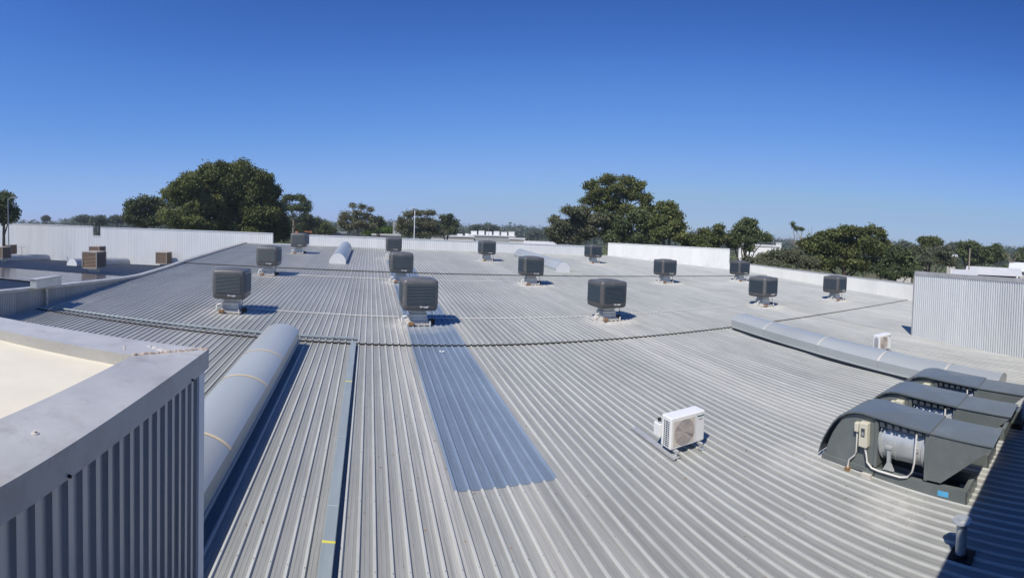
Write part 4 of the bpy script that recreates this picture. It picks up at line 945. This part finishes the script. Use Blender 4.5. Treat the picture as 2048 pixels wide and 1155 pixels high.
building('house', 'small house with bright orange tiled roof behind the far left cooler', 594, 620, 459, 112, 1.1, M_bwall, M_orange, 7, True, 2, 'house')
building('low_building', 'flat roofed grey building left of the scraggly gum', 655, 692, 464, 120, .4, M_conc, M_conc, 8, win=4)
building('low_building', 'low pale building with orange awning left of the lamp post', 745, 800, 468, 95, .3, M_bwall, M_broof, 8, win=3)
e = empty('concrete_tower', at(792, 450, 98) * [1, 1, 0] + [0, 0, -6]); tag(e, 'narrow grey concrete tower slab left of the lamp post', 'tower')
c = MB(); hh = at(792, 442, 98)[2] + 6; c.box(-.6, -.6, 0, .6, .6, hh); c.build('shaft', M_conc, e)
for k in range(5):
    c = MB(); c.box(-.615, -.62, hh - 1.0 * k - .04, .615, -.60, hh - 1.0 * k); c.build('joint', M_greyp, e)
building('white_building', 'white building seen between the stems of the slender dark tree', 1478, 1560, 489, 115, .4, M_white, M_broof, 9)
building('white_building', 'small white block on the skyline left of the half dead tree', 1552, 1563, 485, 160, .2, M_white, M_white, 5)
building('house', 'white roofed house left of the wooden power pole', 1905, 1950, 541, 60, .5, M_bwall, M_broof, 7, True, 0, 'house')
building('house', 'maroon walled house with broad white roof at the far right', 1935, 2040, 536, 66, 1.0, M_maroon, M_broof, 9, True, 3, 'house')
building('house', 'pale house with higher white roof at the right edge', 2022, 2075, 526, 76, 1.4, M_bwall, M_white, 9, True, 0, 'house')
building('house', 'small white roofed house below the far skyline right of the bushy tree', 1796, 1824, 507, 100, .6, M_bwall, M_broof, 6, True, 0, 'house')
building('white_shed', 'tiny pale shed between the rounded gum and the dark tree', 1895, 1912, 508, 100, .5, M_bwall, M_broof, 5, True)
def pole(name, label, x, ytop, D, r=.09, arm=0, m=M_pole, head=True):
    p = at(x, ytop, D); e = empty(name, (p[0], p[1], -6)); tag(e, label, 'pole'); h = p[2] + 6
    c = MB(); c.tube([(0, 0, 0), (0, 0, h)], r, 8, r * .7); c.build('post', m, e)
    if arm:
        c = MB(); c.tube([(0, 0, h - .15), (arm * .6, 0, h + .1), (arm, 0, h + .1)], r * .6, 6); c.build('arm', m, e)
    if head:
        c = MB(); c.box(min(arm, 0) - .35 if arm < 0 else arm - .2, -.15, h + .02, (arm + .2) if arm < 0 else arm + .55, .15, h + .14); c.build('lamp_head', m, e)
    return e
pole('lamp_post', 'tall white lamp post in front of the spreading gum', 830, 417, 62, .09, -.3, M_capw)
pole('lamp_post', 'lamp post with arm at the far left edge', 16, 397, 50, .08, .8)
pole('pole', 'thin pole above the white warehouse', 978, 448, 110, .07, 0, M_pole, False)
pole('pole', 'short thin pole left of the mixed olive trees', 1049, 462, 120, .07, 0, M_pole, False)
pole('power_pole', 'wooden power pole in front of the dark rounded tree on the right', 1940, 496, 66, .13, 0, M_bark, False)
pole('power_pole', 'thin pole right of the bushy tree', 1769, 492, 70, .09, 0, M_pole, False)
pole('pole', 'thin pole left of the small white block on the skyline', 1547, 478, 120, .07, 0, M_pole, False)
for (x, y, D, lb) in ((1902, 539, 55, 'white vent pipe just above the tall grey wall'), (2034, 551, 55, 'white vent pipe in front of the maroon house')):
    p = at(x, y, D); c = MB(); c.tube([(0, 0, -2), (0, 0, 0)], .16, 10); o = tag(c.build('vent_pipe', M_white), lb, 'pipe'); o.location = tuple(p)

# ------------------------------------------------------------------ air
c = MB(); c.box(-1350, -1350, -7.2, 1350, 1350, 16.5)
hz = c.build('haze', None); tag(hz, kind='stuff')
hm = bpy.data.materials.new('thin_haze'); hm.use_nodes = True; hn = hm.node_tree.nodes; hn.clear()
pv = hn.new('ShaderNodeVolumePrincipled'); pv.inputs['Density'].default_value = .00045; pv.inputs['Color'].default_value = (.86, .92, 1.0, 1); pv.inputs['Anisotropy'].default_value = .2
ho = hn.new('ShaderNodeOutputMaterial'); hm.node_tree.links.new(pv.outputs[0], ho.inputs['Volume']); hz.data.materials.append(hm)
